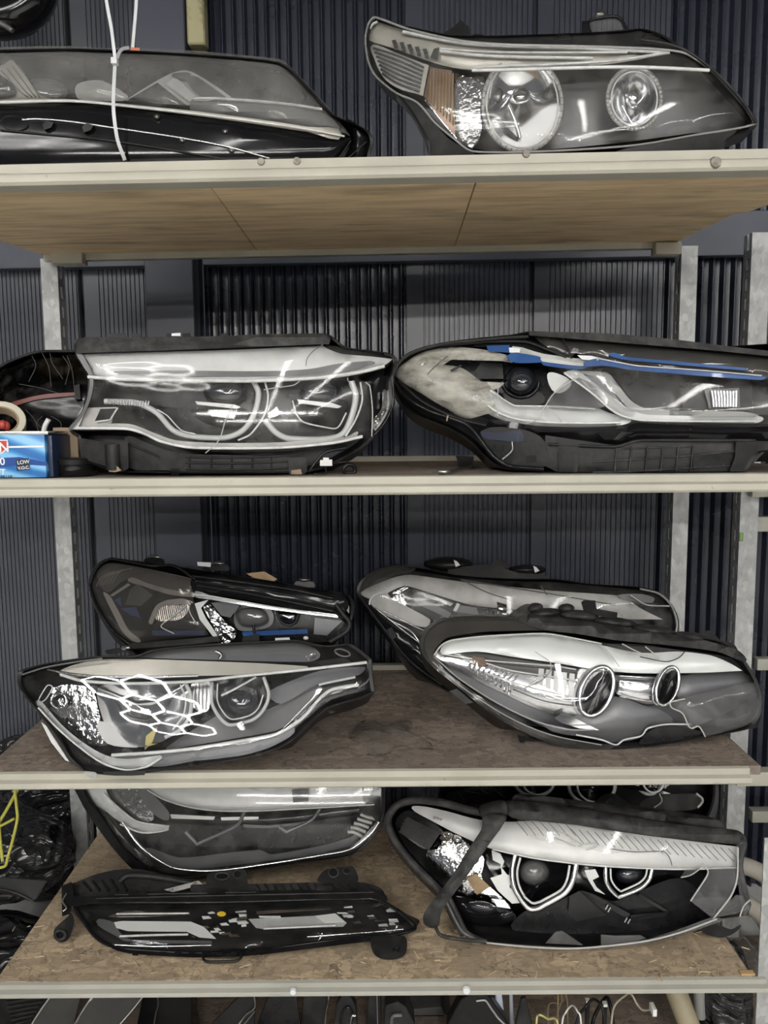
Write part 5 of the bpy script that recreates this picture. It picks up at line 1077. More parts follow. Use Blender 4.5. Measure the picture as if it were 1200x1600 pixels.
# --- front left: slim bumper lamp with brackets
L = Lamp('fog_light', 'slim black daytime-running lamp with mounting tabs lying along the fourth shelf front', 'bumper lamp', (88, 1355, 650, 1500), 1.435, ZS, tilt=.19, sl=.04, sr=.03, bulge=.0)
ol = [(118,1413),(126,1432),(146,1461),(168,1476),(200,1483),(300,1489),(380,1487),(440,1480),(500,1472),(560,1465),(620,1460),(648,1452),(647,1444),(626,1426),(602,1411),(580,1404),(500,1405),(400,1408),(300,1410),(200,1410),(150,1411)]
L.housing('housing', ol, BLK, .09, .04, back=.85)
L.plate('lens', ol, 0, .0025, CLEAR, edge=(10,.012)); L.tube('lens_rim', ol, 2.6, .006, GLOSS, closed=True)
L.plate('bezel', [(130,1418),(580,1408),(640,1446),(560,1460),(380,1480),(200,1476),(150,1458)], .04, .005, GLOSS)
L.plate('rear_rail', [(104,1410),(150,1400),(200,1397),(300,1395),(400,1392),(500,1390),(582,1388),(606,1406),(580,1404),(400,1407),(200,1409),(150,1411)], -.004, .03, BLK); L.plate('rear_rail', [(300,1382),(400,1381),(480,1379),(560,1378),(592,1386),(600,1400),(582,1390),(400,1392),(300,1394)], .0, .03, BLKD)
for q in ([(150,1404),(300,1400),(500,1396),(584,1394)], [(180,1398),(400,1394)]): L.tube('rail_rib', q, 1.4, -.006, BLKD)
for k in range(14): L.tube('rail_web', [(400+13*k,1381),(406+13*k,1390)], 1.3, -.003, BLK, n=1, k=5)
L.plate('rear_bracket', [(98,1388),(120,1378),(150,1366),(190,1358),(230,1360),(262,1372),(300,1376),(300,1395),(200,1398),(150,1402),(104,1410)], .02, .03, BLKD); 
for k in range(5): L.tube('bracket_rib', [(190+14*k-60,1378-1.5*k),(202+14*k-60,1392)], 1.8, .016, BLK)
L.tube('bracket_hump', [(186,1378),(200,1368),(240,1370),(300,1380)], 5, .016, BLKD)
L.plate('rail_clip', [(203,1392),(228,1391),(230,1399),(200,1400)], -.01, .02, BLK, straight=True); L.plate('rail_clip', [(325,1390),(350,1389),(352,1396),(323,1397)], -.01, .02, BLK, straight=True); L.plate('rail_clip', [(496,1384),(520,1384),(520,1391),(494,1392)], -.01, .02, BLKD, straight=True)
for pts, holes in (([(322,1384),(324,1368),(334,1362),(374,1358),(384,1362),(387,1382),(380,1388),(324,1390)], ((347,1369,9,4),(371,1366,5,5))), ([(497,1378),(504,1362),(516,1357),(548,1353),(556,1360),(558,1378)], ((521,1363,6,6),(542,1360,4,4)))):
    L.plate('mounting_tab', pts, -.002, .006, BLKD)
    for (u, v, rx, ry) in holes: L.plate('tab_hole', ell(u,v,rx,ry,n=10), -.0028, .002, BEZ); L.tube('hole_rim', ell(u,v,rx+1.5,ry+1.5,n=10), 1.2, -.003, RUB, closed=True)
L.plate('paper_label', [(256,1390),(310,1376),(317,1382),(270,1394)], .002, .002, SILD, straight=True)
text('lettering', '105', L.P(301, 1382, -.001), .007, BEZ, L.root, .2, .0002); text('lettering', '115', L.P(264, 1392.5, -.001), .007, BEZ, L.root, .2, .0002)
L.plate('end_clip', [(96,1384),(112,1378),(116,1400),(110,1428),(97,1432)], .0, .02, BLK, straight=True); L.tube('clip_spring', [(104,1396),(98,1408),(104,1418),(98,1424)], 1.4, -.006, METAL)
L.plate('eyelet_arm', [(106,1432),(112,1426),(116,1440),(110,1462),(104,1470),(92,1472),(84,1462),(86,1450)], .0, .012, BLKD); L.tube('eyelet', ell(94,1461,8,7,n=12), 2.6, -.006, RUB, closed=True); L.plate('eyelet_hole', ell(94,1461,5,4.5,n=10), -.003, .004, BEZ)
L.plate('upper_led_bar', [(168,1432),(184,1426),(210,1422),(232,1425),(296,1425),(297,1430),(190,1434)], .014, .005, CHR, straight=True); L.tube('led_line', [(182,1428),(295,1427)], 1.4, .01, WLINE)
L.plate('silver_band', [(178,1441),(190,1439),(298,1440),(318,1448),(338,1467),(312,1465),(292,1456),(200,1455),(182,1450)], .012, .008, PALE, straight=True); L.plate('silver_curve', [(150,1440),(178,1441),(186,1455),(205,1468),(330,1470),(330,1475),(205,1474),(180,1462)], .018, .006, MATG)
L.tube('led_line', [(187,1463),(240,1461),(294,1460)], 1.8, .01, WLINE); L.tube('led_line', [(170,1476),(240,1479),(330,1477)], 1.4, .008, CHR)
def slivers(zone, n, seed):
    rnd = random.Random(seed)
    for i in range(n):
        f = i / n; u = zone[0] + (zone[2]-zone[0])*rnd.random(); v = zone[1] + (zone[3]-zone[1])*f; w = rnd.uniform(6, 17); h_ = rnd.uniform(1.2, 3.6); sk = rnd.uniform(1, 6)
        u = min(u, zone[2] - w)
        L.plate('led_facet', [(u,v),(u+w,v-rnd.uniform(0,2)),(u+w+sk,v+h_),(u+sk*.6,v+h_+rnd.uniform(0,1.5))], .012 + .004*rnd.random(), .005, rnd.choice((CHR, PALE, SILV, CHRF, WLINE)), straight=True)
slivers((304,1424,384,1462), 20, 2)
L.plate('yellow_chip', ell(346,1428,7,4,n=10), .006, .004, princ('yellow_chip', (.75,.5,.02), .4), label='small yellow chip')
L.plate('upper_led_bar', [(400,1424),(440,1421),(516,1417),(518,1421),(440,1426),(402,1429)], .014, .005, CHR, straight=True); L.plate('upper_led_bar', [(404,1431),(438,1431),(440,1435),(406,1434)], .012, .004, WLINE, straight=True)
L.plate('silver_band', [(388,1436),(490,1431),(525,1428),(542,1442),(536,1448),(415,1452),(400,1450)], .014, .006, SILV, straight=True); L.plate('silver_band', [(492,1431),(524,1427),(540,1441),(508,1443)], .011, .004, PALE, straight=True); L.tube('led_line', [(412,1451),(460,1449),(524,1446)], 1.6, .008, WLINE)
slivers((524,1412,620,1446), 20, 5)
L.tube('led_line', [(480,1464),(560,1458),(630,1452)], 1.0, .004, CHR)
L.plate('lower_rail', [(170,1478),(200,1484),(300,1490),(380,1488),(440,1481),(560,1466),(622,1461),(616,1468),(560,1473),(440,1488),(380,1494),(300,1496),(205,1490)], -.003, .02, BLK)
for k in range(9): L.plate('rail_tooth', [(206+22*k,1486+.5*(k if k<5 else 9-k)),(216+22*k,1486+.5*(k if k<5 else 9-k)),(216+22*k,1493),(207+22*k,1493)], -.008, .012, BLK, straight=True)
L.tube('lower_loop', [(318,1490),(318,1499),(326,1503),(366,1502),(376,1497),(378,1488)], 2.2, -.004, BLK); L.plate('lower_boss', ell(408,1486,10,6,n=10), -.006, .012, BLK)
L.plate('lower_foot', [(580,1466),(600,1463),(630,1462),(636,1470),(634,1490),(622,1498),(600,1499),(584,1490)], -.004, .014, BLKD); L.tube('foot_hole', ell(619,1484,4,4,n=10), 1.4, -.006, BLK, closed=True)

# --- right: lamp with torn gasket and hexagonal rings
L = Lamp('headlight', 'broken headlight with hanging rubber gasket and two hexagonal light rings, fourth shelf', 'headlight', (603, 1246, 1170, 1482), 1.443, ZS, tilt=.12, sl=.12, sr=.06, bulge=.03, pl=2.4)
tub = [(603,1290),(606,1270),(620,1253),(650,1247),(690,1250),(730,1258),(790,1252),(870,1258),(960,1272),(1060,1287),(1150,1297),(1167,1316),(1160,1350),(1167,1390),(1170,1420),(1120,1438),(1060,1461),(1000,1474),(900,1482),(820,1479),(750,1471),(722,1458),(706,1430),(690,1396),(650,1356),(620,1321)]
L.housing('housing', tub, BLK, .15, .09, back=.78)
L.tube('gasket', [(775,1272),(735,1266),(690,1254),(650,1250),(622,1257),(608,1274),(607,1292),(622,1322),(652,1357),(690,1396),(708,1432),(724,1460)], 6.5, .0, RUB)
L.tube('gasket', [(700,1400),(716,1432),(730,1458),(760,1472)], 4.5, -.006, RUB); L.tube('gasket_crumbs', [(690,1392),(703,1420),(722,1455),(745,1468)], 2.4, -.012, GREYB)
L.plate('hanging_gasket', [(757,1274),(790,1272),(784,1292),(765,1318),(735,1362),(708,1398),(690,1425),(684,1448),(664,1446),(662,1428),(680,1402),(705,1370),(735,1322),(752,1296)], -.045, .012, RUB, edge=(6,.006))
L.tube('gasket_loop', [(684,1430),(681,1448),(690,1462),(720,1468),(760,1471)], 3.0, -.03, RUB)
L.plate('gasket_knot', [(752,1258),(786,1250),(792,1272),(780,1284),(756,1280),(748,1268)], -.03, .03, RUB, edge=(6,.008))
L.plate('rear_flange', [(788,1251),(870,1258),(960,1272),(1060,1288),(1150,1297),(1168,1317),(1160,1320),(1100,1315),(1000,1303),(900,1289),(800,1278)], -.008, .04, RUB, edge=(5,.008))
L.plate('silver_brow', [(643,1263),(662,1260),(700,1268),(750,1281),(800,1284),(860,1281),(900,1289),(1000,1304),(1080,1314),(1153,1323,1),(1150,1355,1),(1050,1357),(930,1352),(870,1345),(780,1330),(720,1306),(672,1281)], .006, .012, princ('bright_silver_brow', (.59,.585,.57), .42, .2, col2=(.53,.525,.51), ns=20), edge=(4,.004))
for k in range(28):
    u = 806 + 12.3*k; v = 1283 + .125*(u-806) if u > 880 else 1282
    L.tube('brow_rib', [(u,v+1),(u+10,v+12),(u+19+.1*k,min(v+24,1350))], .45, .0045, GREYB, n=2, k=5)
L.tube('brow_edge', [(770,1327),(830,1340),(880,1347),(940,1353),(1050,1358),(1150,1356)], 1.5, .002, WLINE)
L.plate('brow_glass', [(810,1280),(900,1287),(1000,1302),(1040,1308),(1040,1328),(985,1330),(950,1334),(920,1326),(870,1318),(830,1308)], .001, .0025, CLEAD); L.tube('glass_edge', [(868,1298),(884,1302),(897,1312),(908,1318)], 1.0, -.002, EDGE, k=5); L.tube('glass_edge', [(866,1308),(886,1316),(900,1322)], 1.0, -.002, EDGE, k=5); L.tube('glass_edge', [(904,1322),(918,1318),(934,1320),(916,1328)], .9, -.002, EDGE, k=5); L.tube('glass_edge', [(955,1326),(990,1331),(1036,1330),(1046,1340),(1050,1352)], .8, -.002, GREYB, k=5)
text('lettering', 'BMW', L.P(676, 1279, -.003), .009, GREYB, L.root, -.3, .0002)
L.plate('vent_back', [(618,1288),(640,1266),(694,1300),(672,1326),(648,1318)], .04, .008, BEZ)
for k in range(4): L.plate('vent_slat', [(622+5*k*.6,1288-6*k+12),(628+5*k*.6,1282-6*k+12),(676+4*k,1312-6*k+8),(670+4*k,1320-6*k+8)], .024, .01, BLKD, straight=True)
L.plate('turn_signal_reflector', [(667,1332),(684,1306),(708,1294),(735,1322),(756,1340),(752,1370),(766,1386),(790,1408),(797,1421),(768,1417),(722,1396),(690,1375),(670,1352)], .04, .012, CHRF, dome=.006)
L.bowl('bulb_hole', ell(676,1315,10,12,n=12,rot=25), .03, .05, BEZ, rings=4); L.bowl('bulb_hole', ell(714,1311,8,6,n=10,rot=25), .03, .05, BEZ, rings=4)
L.plate('brown_filter', [(729,1372),(744,1365),(766,1386),(745,1398)], .028, .004, BRN, straight=True); L.plate('chrome_shelf', [(768,1404),(788,1406),(798,1420),(772,1416)], .02, .01, CHR, straight=True)
L.plate('lower_housing', [(700,1405),(730,1402),(770,1415),(800,1424),(805,1436),(780,1445),(740,1442),(715,1432)], .02, .03, GLOSS, edge=(8,.01)); L.bowl('marker_glass', ell(752,1418,24,10,n=14,rot=8), .014, -.002, BALL, rings=5, kind='dome')
L.plate('cavity', [(756,1340),(800,1340),(930,1355),(1150,1358),(1160,1400),(1100,1435),(1000,1462),(880,1472),(760,1462),(730,1440),(800,1430)], .085, .006, GLOSS)
L.plate('grey_bracket', [(768,1328),(782,1334),(788,1346),(784,1356),(792,1366),(800,1370),(796,1386),(820,1410),(800,1412),(778,1392),(766,1372),(784,1366),(782,1350),(770,1344)], .022, .008, SILV, straight=True)
L.plate('grey_bracket', [(913,1360),(930,1358),(936,1370),(926,1375),(932,1386),(946,1398),(930,1392),(920,1376)], .022, .008, SILV, straight=True)
L.tube('light_ring', [(805,1336),(800,1360),(803,1385),(814,1406,1),(827,1420),(842,1419,1),(882,1396),(894,1378),(900,1350)], 5.0, .018, CHRS); L.tube('ring_inner', [(813,1340),(808,1362),(811,1384),(820,1402,1),(832,1411),(844,1409,1),(876,1391),(886,1374),(890,1352)], 2.0, .013, WLINE)
L.tube('light_ring', [(946,1355),(947,1376),(954,1390),(966,1402,1),(1000,1388),(1014,1374),(1019,1357)], 4.0, .02, CHRS); L.tube('ring_inner', [(954,1357),(955,1374),(962,1386),(970,1393,1),(998,1380),(1008,1370),(1011,1358)], 1.6, .015, WLINE)
L.bowl('ring_cup', [(806,1340),(805,1380),(826,1412),(842,1411),(880,1392),(894,1352)], .03, .08, GLOSS, rings=4); L.bowl('projector_glass', ell(834,1362,25,22,n=16), .05, .01, BALLG, rings=7, kind='dome', th=.02)
L.bowl('ring_cup', [(950,1357),(952,1380),(966,1398),(1000,1384),(1014,1358)], .03, .08, GLOSS, rings=4); L.bowl('projector_glass', ell(984,1366,24,17,n=14), .055, .025, BALL, rings=6, kind='dome', th=.02)
L.plate('lower_bezel', [(820,1424),(850,1420),(905,1392),(930,1398),(960,1408),(1000,1392),(1060,1372),(1100,1400),(1116,1430),(1000,1462),(880,1470),(800,1452)], .05, .01, BEZ)
L.plate('bezel_facet', [(890,1400),(905,1392),(948,1430),(900,1440),(888,1425)], .042, .01, BLK, straight=True); L.plate('bezel_bar', [(910,1392),(925,1396),(985,1428),(980,1436)], .036, .012, GLOSS, straight=True); L.plate('bezel_bar', [(985,1430),(1046,1424),(1040,1432),(984,1438)], .036, .012, GLOSS, straight=True); L.plate('bezel_ridge', [(1000,1396),(1046,1424),(1042,1427),(996,1400)], .04, .008, BLKD, straight=True)
for u, v in ((950,1414),(954,1418),(980,1434),(985,1436)): L.tube('bar_line', [(u,v),(u-4,v+7)], .9, .034, SILV, n=1, k=5)
L.plate('lens_shard', [(1079,1408),(1104,1366),(1110,1358),(1150,1356),(1153,1380),(1140,1410),(1115,1436)], -.004, .003, GREYL, straight=True); L.tube('shard_edge', [(1079,1408),(1104,1370),(1106,1360),(1098,1350)], 1.3, -.006, EDGE); L.tube('shard_edge', [(1153,1324),(1152,1370),(1142,1400),(1114,1436)], 1.5, -.006, EDGE)
L.plate('lens_shard', [(1064,1370),(1070,1360),(1096,1355),(1085,1366)], -.004, .003, GREYL, straight=True); L.tube('shard_edge', [(1064,1371),(1080,1367),(1098,1354)], 1.1, -.006, EDGE)
L.plate('lens_shard', [(1116,1434),(1150,1398),(1160,1400),(1172,1420),(1150,1428)], -.002, .003, GREYL, straight=True); L.tube('shard_edge', [(1156,1432),(1162,1416),(1172,1406)], 1.2, -.006, EDGE)
L.plate('lens_shard', [(852,1474),(868,1456),(878,1454),(896,1466),(912,1477)], -.006, .003, GREYL, straight=True); L.plate('lens_shard', [(939,1478),(939,1460),(960,1462),(1000,1461),(1010,1466),(990,1472)], -.006, .003, GREYL, straight=True)
L.plate('lens_strip', [(760,1472),(900,1480),(1000,1470),(1060,1452),(1110,1434),(1130,1438),(1060,1462),(1000,1476),(900,1484),(800,1479)], -.008, .012, GREYL); L.tube('strip_edge', [(760,1473),(820,1479),(900,1482),(1000,1472),(1060,1458),(1120,1436)], 1.6, -.010, EDGE)
L.plate('side_shell', [(1150,1322),(1166,1318),(1160,1350),(1167,1390),(1172,1414),(1162,1430),(1156,1400),(1150,1356)], .0, .03, GREYL)
L.plate('loose_flap', [(1096,1452),(1120,1445),(1142,1452),(1158,1446),(1140,1462),(1118,1464)], .02, .006, BLKD)
L.plate('rear_bundle', [(800,1252),(810,1240),(860,1245),(960,1258),(1060,1276),(1120,1282),(1132,1296),(1060,1290),(960,1275),(880,1262)], .02, .04, RUB, edge=(6,.01))

# --- rear right: stripped lamp, mostly hidden by the shelf above
L = Lamp('headlight', 'stripped headlight with chrome barrels half hidden behind the torn-gasket lamp', 'headlight', (690, 1170, 1135, 1330), 1.84, ZS, tilt=.02, sl=.05, sr=.05, bulge=.01)
tub = [(690,1240),(705,1200),(800,1175),(1000,1178),(1105,1190),(1118,1240),(1100,1290),(1060,1335),(800,1335),(720,1300)]
L.housing('housing', tub, BLK, .09, .05, back=.85)
for (u, v, rx, ry) in ((835,1222,30,22),(925,1228,36,28),(1015,1215,22,26)):
    L.bowl('chrome_barrel', ell(u,v,rx,ry,n=14), -.02, .04, GLOSS, rings=5); L.tube('barrel_ring', ell(u,v,rx,ry,n=14), 3.0, -.024, SILV, closed=True); L.tube('barrel_ring', ell(u+6,v,rx*.8,ry*.9,n=14), 1.8, -.03, WLINE, closed=True)
L.plate('chrome_rail', [(970,1226),(985,1226),(1030,1234),(1048,1240),(1030,1241),(975,1231)], -.03, .008, CHR, straight=True); L.plate('chrome_block', [(1010,1222),(1050,1222),(1040,1232),(1012,1230)], -.024, .01, CHRF, straight=True)
L.plate('clear_stub', [(1000,1262),(1020,1244),(1080,1240),(1100,1248),(1088,1264),(1040,1268)], -.04, .006, CLEAD); L.tube('stub_edge', [(1030,1240),(1034,1252),(1022,1262)], 1.2, -.044, EDGE); L.tube('stub_edge', [(1088,1240),(1098,1250),(1090,1262)], 2.0, -.044, EDGE)
L.plate('loose_bundle', [(692,1258),(700,1240),(730,1232),(760,1226),(800,1244),(815,1262),(780,1270),(740,1268),(705,1268)], -.06, .05, BLKD)
for q in ([(700,1250),(715,1240),(725,1256)], [(740,1225),(775,1250),(800,1262)], [(760,1222),(790,1248),(830,1258)], [(725,1236),(760,1240),(785,1232)]): L.tube('loose_lead', q, 2.2, -.065, BLK)
L.plate('crumpled_cover', [(925,1266),(940,1244),(960,1240),(990,1258),(1040,1266),(1100,1274),(1130,1284),(1132,1296),(1040,1286),(960,1276)], -.06, .04, RUB, edge=(8,.02))

# wood splinters and crumbs lying on the fourth shelf
def splinters(name, z, n, seed, mat, zone):
    rnd = random.Random(seed); V = []; F = []
    for _ in range(n):
        p = atz(rnd.uniform(*zone[0]), rnd.uniform(*zone[1]), z); a = rnd.uniform(0, 3.14); l = rnd.uniform(.003, .013); w = rnd.uniform(.0004, .0011); dx, dy = math.cos(a), math.sin(a)
        k = len(V)
        for (s_, t_) in ((-1,-1),(1,-1),(1,1),(-1,1)):
            V.append((p.x + s_*l*dx - t_*w*dy, p.y + s_*l*dy + t_*w*dx, z + .0006))
        for (s_, t_) in ((-1,-1),(1,-1),(1,1),(-1,1)): V.append((p.x + s_*l*dx*.9 - t_*w*dy, p.y + s_*l*dy*.9 + t_*w*dx, z + .0018))
        F += [tuple(i + k for i in q) for q in BOXF]
    o = link(name, mesh(V, F), mat, None, False); return o
sp_ = splinters('wood_splinters', Z4, 170, 3, princ('pale_splinter', (.75,.6,.42), .7, col2=(.3,.22,.15), ns=40), ((10,1170),(1440,1530))); tag(sp_, 'pale wood splinters scattered on the fourth shelf', 'splinters', kind='stuff')
# ================================================================== clutter left of the rack and under the fourth shelf
ZL = Z5 + .0005
def blob_bag(name, ctr, rad, mat, seed, label, zf, amp=.14, sub=5):
    """a knotted, stuffed bin bag: lumpy closed surface with creases"""
    rnd = random.Random(seed); me = bpy.data.meshes.new('mesh'); bm = bmesh.new(); bmesh.ops.create_icosphere(bm, subdivisions=sub, radius=1.0)
    ph = [(Vector((rnd.uniform(-1,1), rnd.uniform(-1,1), rnd.uniform(-1,1))).normalized() * rnd.uniform(2.5, 11), rnd.uniform(0, 6.3), rnd.uniform(.3, 1)) for _ in range(14)]
    for v in bm.verts:
        n_ = v.co.normalized(); r = 1.0
        for f, p, w in ph: r += amp * w * (.5 - abs(math.sin(n_.dot(f) + p))) * (3.0 / (1 + f.length*.4))
        q = Vector((n_.x*rad[0], n_.y*rad[1], n_.z*rad[2])) * r + Vector(ctr)
        q.z = max(q.z, zf + .001); v.co = q
    bm.to_mesh(me); bm.free()
    o = link(name, me, mat, None, True, 180); tag(o, label, 'bag'); return o
c = at(20, 1330, 1.86); 
lowc = at(-10, 1470, 1.80)
blob_bag('bin_bag', (lowc.x - .06, 1.80, ZL + .105), (.22, .13, .105), BAG, 11, 'slack black bin bag at the bottom beside the fourth shelf', ZL, .035)
blob_bag('bin_bag', (c.x - .08, 1.88, c.z - .02), (.235, .14, .125), BAG, 4, 'crumpled shiny black bin bag left of the fourth shelf under the yellow wire', c.z - .13, .035)
tc = at(86, 1330, 2.20)
blob_bag('bin_bag', (tc.x - .06, 2.20, ZL + .26), (.24, .075, .27), BAG, 15, 'tall dark bin bag behind the crumpled one, against the wall', ZL, .03)
# grey panel leaning on the bags
pn = empty('trim_panel', at(20, 1400, 1.66)); tag(pn, 'grey flat trim panel leaning on the black bags at the left edge', 'trim panel')
V = [at(-60,1366,1.66), at(0,1371,1.66), at(70,1377,1.66), at(52,1407,1.62), at(10,1390,1.62), at(-60,1384,1.62)]; V += [v + Vector((.002, .012, -.006)) for v in V]
link('panel_skin', mesh(V, [(0,1,2,3,4,5),(11,10,9,8,7,6)] + [(i,(i+1)%6,6+(i+1)%6,6+i) for i in range(6)], True, .0015), princ('grey_trim', (.07,.07,.07), .35), pn)
pipe('panel_lip', [at(-60,1385,1.618), at(10,1391,1.618), at(52,1408,1.618)], .0025, BLKD, pn)
# yellow wire bent over the bags
yw = empty('yellow_wire', at(15, 1345, 1.52)); tag(yw, 'bent yellow coated wire hanging in front of the black bags', 'wire')
Yy = 1.56
pipe('strand', [at(u, v, Yy) for u, v in ((19,1215),(23,1235),(26,1262),(27,1280),(20,1312),(12,1340),(8,1353),(-4,1356))], .0032, YEL, yw)
pipe('strand', [at(u, v, Yy + .004) for u, v in ((34,1215),(26,1236),(10,1266),(-2,1286))], .0036, YEL, yw)
pipe('strand', [at(u, v, Yy - .004) for u, v in ((-4,1292),(8,1287),(22,1279))], .003, YEL, yw); pipe('strand', [at(u, v, Yy) for u, v in ((-2,1278),(0,1310),(4,1345))], .0034, YEL, yw)

# beige flexible hose coil and clear bag right of the fourth shelf
hs = empty('flexible_hose', at(1185, 1450, 1.80)); tag(hs, 'beige coiled hose hanging behind the right post of the fourth shelf', 'hose')
BEI = princ('beige_hose', (.48,.45,.38), .5, col2=(.38,.35,.29), ns=12)
pipe('coil', [at(u, v, 1.86) for u, v in ((1120,1352),(1160,1352),(1200,1372),(1235,1420),(1230,1480))], .022, BEI, hs, k=14); pipe('coil', [at(u, v, 1.83) for u, v in ((1130,1400),(1160,1408),(1195,1438),(1215,1500))], .022, BEI, hs, k=14)
bg = blob_bag('clear_bag', tuple(at(1166, 1500, 1.70)), (.028, .05, .055), lens_mat('clear_bag_film', (.85,.85,.84), haze=.25, hz=(.5,.5,.5), rough=.1), 9, 'small clear plastic bag hanging beside the fourth shelf end', 0, .12, 3)

# pieces standing under the fourth shelf; only their upper ends show
def stand(name, pts, Y, th, mat, label, cat, lean=0.0, parts=(), clear=None, grp=None):
    """an upright trim piece: traced top, running down to the lowest board"""
    root = empty(name, (at(pts[0][0], 1600, Y).x, Y, ZL)); tag(root, label, cat, grp)
    u0, u1 = pts[0][0], pts[-1][0]
    W = [at(u, v, Y) for u, v in pts]; b0 = Vector((W[0].x + (W[0].x - W[1].x)*.3, Y + lean, ZL)); b1 = Vector((W[-1].x + .01, Y + lean, ZL))
    P_ = [b0] + W + [b1]; n = len(P_); V = P_ + [p + Vector((0, th, 0)) for p in P_]
    link('panel', mesh(V, [tuple(range(n)), tuple(range(2*n-1, n-1, -1))] + [(i, (i+1) % n, n+(i+1) % n, n+i) for i in range(n)], True, min(.002, th*.3)), mat, root, True, 30)
    for nm, q, r, m_ in parts: pipe(nm, [at(u, v, Y - r*.9) for u, v in q], r, m_, root, k=6)
    return root
TRIMG = princ('smoky_panel', (.025,.025,.023), .2, col2=(.042,.04,.035), ns=9)
stand('grille_piece', [(-30,1600),(0,1560),(78,1556),(60,1600)], 1.60, .03, BLK, 'ribbed black grille piece under the left end of the fourth shelf', 'trim piece', 0, [('grille_rib', [(10+2*k,1566+7*k),(70-4*k,1558+7*k)], .0022, BLKD) for k in range(6)])
stand('cover_panel', [(50,1600),(62,1578),(80,1554),(128,1548),(116,1600)], 1.55, .004, TRIMG, 'smoky clear cover panel with pale edge, first from the left under the fourth shelf', 'cover panel', 0, [('panel_edge', [(50,1600),(56,1590),(68,1572),(84,1550)], .0016, EDGE)])
stand('cover_panel', [(118,1600),(134,1572),(150,1548),(235,1548),(212,1570),(186,1600)], 1.50, .004, TRIMG, 'wide smoky cover panel with slanted pale edge under the slim bumper lamp', 'cover panel', 0, [('panel_edge', [(186,1602),(205,1580),(226,1554)], .0014, EDGE), ('panel_fold', [(116,1602),(132,1576),(148,1552)], .003, CHRS)])
stand('black_duct', [(214,1600),(224,1550),(300,1550),(300,1600)], 1.62, .05, GLOSS, 'dark gloss duct with jagged edge under the fourth shelf', 'duct', 0, [('jagged_edge', [(240,1604),(243,1585),(247,1570),(246,1552)], .0016, METAL)])
stand('trim_piece', [(330,1600),(378,1552),(400,1552),(398,1600)], 1.54, .006, BLK, 'narrow black panel with torn shiny foil edge under the fourth shelf', 'trim piece', 0, [('foil_edge', [(372,1602),(384,1586),(398,1574),(397,1556)], .002, METAL), ('foil_edge', [(380,1602),(390,1590),(398,1580)], .0015, METAL)])
stand('trim_piece', [(402,1600),(420,1552),(462,1552),(468,1600)], 1.58, .01, BEZ, 'flat black panel with a thin bright rim under the fourth shelf middle', 'trim piece', 0, [('panel_rim', [(462,1554),(465,1580),(468,1602)], .0008, METAL)])
stand('trim_piece', [(470,1600),(474,1552),(512,1552),(508,1600)], 1.60, .01, BLKD, 'black panel edged with chipped chrome beside the curved cable bracket', 'trim piece', 0, [('chipped_edge', [(514,1554),(513,1566),(510,1580),(508,1602)], .002, METAL)])
stand('cable_bracket', [(522,1600),(526,1570),(534,1556),(548,1558),(556,1572),(558,1600)], 1.53, .02, BLKD, 'curved black bracket with a metal clip under the fourth shelf middle', 'bracket', 0, [('bracket_rim', [(532,1600),(536,1580),(546,1574),(552,1590)], .0025, BLK), ('metal_clip', [(548,1602),(550,1588),(556,1586)], .0035, METAL)])
stand('trim_piece', [(572,1600),(576,1552),(596,1552),(596,1600)], 1.58, .01, BLKD, 'narrow black strip with a thin pale line left of the grey armrest piece', 'trim piece', 0, [('pale_line', [(589,1553),(590,1602)], .0007, SILV)])
stand('armrest_piece', [(600,1600),(602,1572),(622,1566),(634,1574),(648,1600)], 1.50, .05, BLKD, 'dark grey folded armrest-like trim piece under the torn-gasket lamp', 'trim piece', 0, [('grey_insert', [(612,1602),(614,1588),(628,1586)], .004, GREYB)])
stand('grey_tray', [(640,1600),(642,1578),(690,1574),(700,1600)], 1.72, .08, GREYB, 'grey tray lying deep under the fourth shelf', 'tray')
stand('slanted_trim', [(700,1600),(720,1562),(740,1550),(764,1556),(775,1572),(795,1600)], 1.52, .03, BLK, 'slanted black trim with a bright bent edge under the right lamp', 'trim piece', 0, [('bent_edge', [(744,1564),(758,1563),(765,1572),(778,1590),(790,1602)], .0022, SILV)])
BLW = princ('blue_white_plastic', (.55,.6,.7), .35)
stand('pale_strip', [(776,1600),(774,1552),(784,1552),(787,1578),(794,1600)], 1.545, .006, BLW, 'wide pale bluish plastic strip standing under the right lamp', 'plastic strip'); stand('pale_strip', [(797,1600),(796,1552),(801,1552),(803,1600)], 1.56, .006, BLW, 'thin pale bluish plastic strip standing under the right lamp', 'plastic strip')
stand('trim_piece', [(806,1600),(815,1562),(822,1560),(832,1600)], 1.50, .012, BLKD, 'tapered grey-black fin next to the pale bluish strips', 'trim piece')
BRNW = princ('brown_wire', (.25,.19,.11), .5); TANW = princ('tan_wire', (.42,.38,.3), .45)
def wire(label, pts, Y, r, mat, plug=None, cat='wire'):
    root = empty('wiring_lead', at(pts[0][0], 1610, Y)); tag(root, label, cat)
    q = [at(u, v, Y + .02*math.sin(i*1.3)) for i, (u, v) in enumerate(pts)]
    q = [Vector((q[0].x, q[0].y + .02, ZL + .004))] + q + ([Vector((q[-1].x + .01, q[-1].y + .02, ZL + .004))] if plug is None else [])
    pipe('lead', q, r, mat, root, k=7)
    if plug:
        a = at(plug[0], plug[1], Y); box('plug', (a.x - .004, a.y - .012, a.z - .008), (a.x + .005, a.y + .012, a.z + .008), WHT, root, .001)
wire('white looped lead among the wiring under the right lamp', [(878,1602),(884,1582),(894,1571),(902,1580),(908,1600)], 1.50, .0019, WHT)
wire('pair of tan leads ending in a white plug', [(955,1602),(960,1572),(976,1556),(986,1553),(996,1570),(1004,1578),(1014,1578)], 1.51, .0022, TANW, (1020,1577))
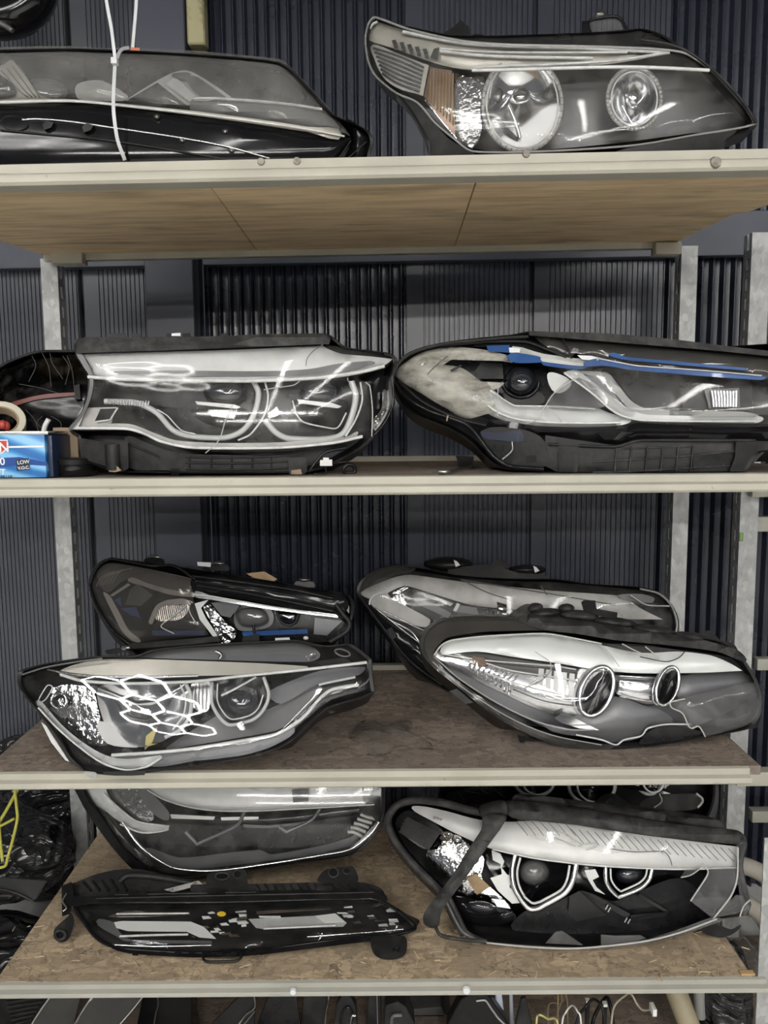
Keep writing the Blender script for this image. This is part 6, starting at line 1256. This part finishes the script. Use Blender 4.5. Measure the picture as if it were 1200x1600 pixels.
wire('thin yellow lead on the left of the wiring heap', [(838,1602),(842,1586),(856,1592),(872,1602)], 1.49, .0024, princ('yellow_lead', (.55,.5,.2), .45))
wire('brown kinked lead in the wiring heap', [(866,1602),(872,1580),(878,1562),(872,1554)], 1.52, .0014, BRNW); wire('brown short lead crossing the wiring heap', [(856,1602),(858,1569),(876,1568),(886,1560)], 1.57, .0014, BRNW)
wire('black lead looping through the wiring heap', [(900,1602),(916,1572),(930,1562),(944,1590)], 1.50, .003, BLK); wire('thick black lead beside the tan leads', [(925,1602),(938,1570),(950,1560),(958,1600)], 1.55, .004, BLK)
for i, (u, v) in enumerate(((918,1566),(945,1571))):
    a = at(u, v, 1.545); o = box('connector', (a.x-.004, a.y-.005, ZL + .0005), (a.x+.004, a.y+.005, a.z+.006), BLK, None, .001); 
    tag(o, ('upright black connector with white tip, in the wiring heap', 'lower black connector with white tip near the tan leads')[i], 'connector'); box('white_tip', (a.x-.0042, a.y-.0055, a.z+.0005), (a.x+.0042, a.y+.0055, a.z+.0065), WHT, o)
# tubes and bag at the right end
tb = empty('cardboard_tube', at(1070, 1600, 1.55)); tag(tb, 'thick tan cardboard tube leaning under the right end of the fourth shelf', 'tube')
pa, pb = at(1055, 1545, 1.56), at(1076, 1600, 1.53); dd = (pb - pa).normalized(); pc = pa + dd * ((ZL + .018 - pa.z) / dd.z)
pipe('tube_wall', [pa, pb, pc], .023, princ('tan_tube', (.36,.31,.21), .6, col2=(.3,.26,.17), ns=9), tb, k=18, n=2)
tg = empty('grey_pipe', at(1093, 1600, 1.60)); tag(tg, 'short grey plastic pipe beside the thick tan tube', 'pipe')
pa = at(1092, 1545, 1.60); box('pipe_foot', (pa.x - .012, 1.585, ZL + .0005), (pa.x + .012, 1.615, at(1094, 1596, 1.6).z), BLKD, tg); pipe('pipe_wall', [pa, at(1093, 1565, 1.60), at(1094, 1588, 1.60)], .0125, princ('grey_pipe', (.32,.32,.3), .45), tg, k=16, n=2); pipe('pipe_mouth', [at(1094,1587,1.5995), at(1094,1590,1.5995)], .0105, BEZ, tg, k=14, n=1)
d_ = at(1145, 1640, 1.56); blob_bag('bin_bag', (d_.x, 1.60, ZL + .13), (.055, .06, .15), bag_mat('grey_black_bag', (.035,.033,.034), 22), 21, 'dark grey film bag under the right end of the fourth shelf', ZL, .04)
# dark rounded duct high on the left wall
dk = empty('black_hose', at(20, 20, 2.1)); tag(dk, 'thick black hose hooked high on the wall above the zip-tied lamp', 'hose')
pipe('hose', [at(u, v, 2.10) for u, v in ((-110,-260),(-90,-80),(-70,0),(-20,28),(30,22),(58,-10),(66,-80),(70,-260))], .05, GLOSS, dk, k=18); pipe('hose_clip', [at(u, v, 2.03) for u, v in ((-30,24),(0,36),(20,48))], .006, GREYB, dk)
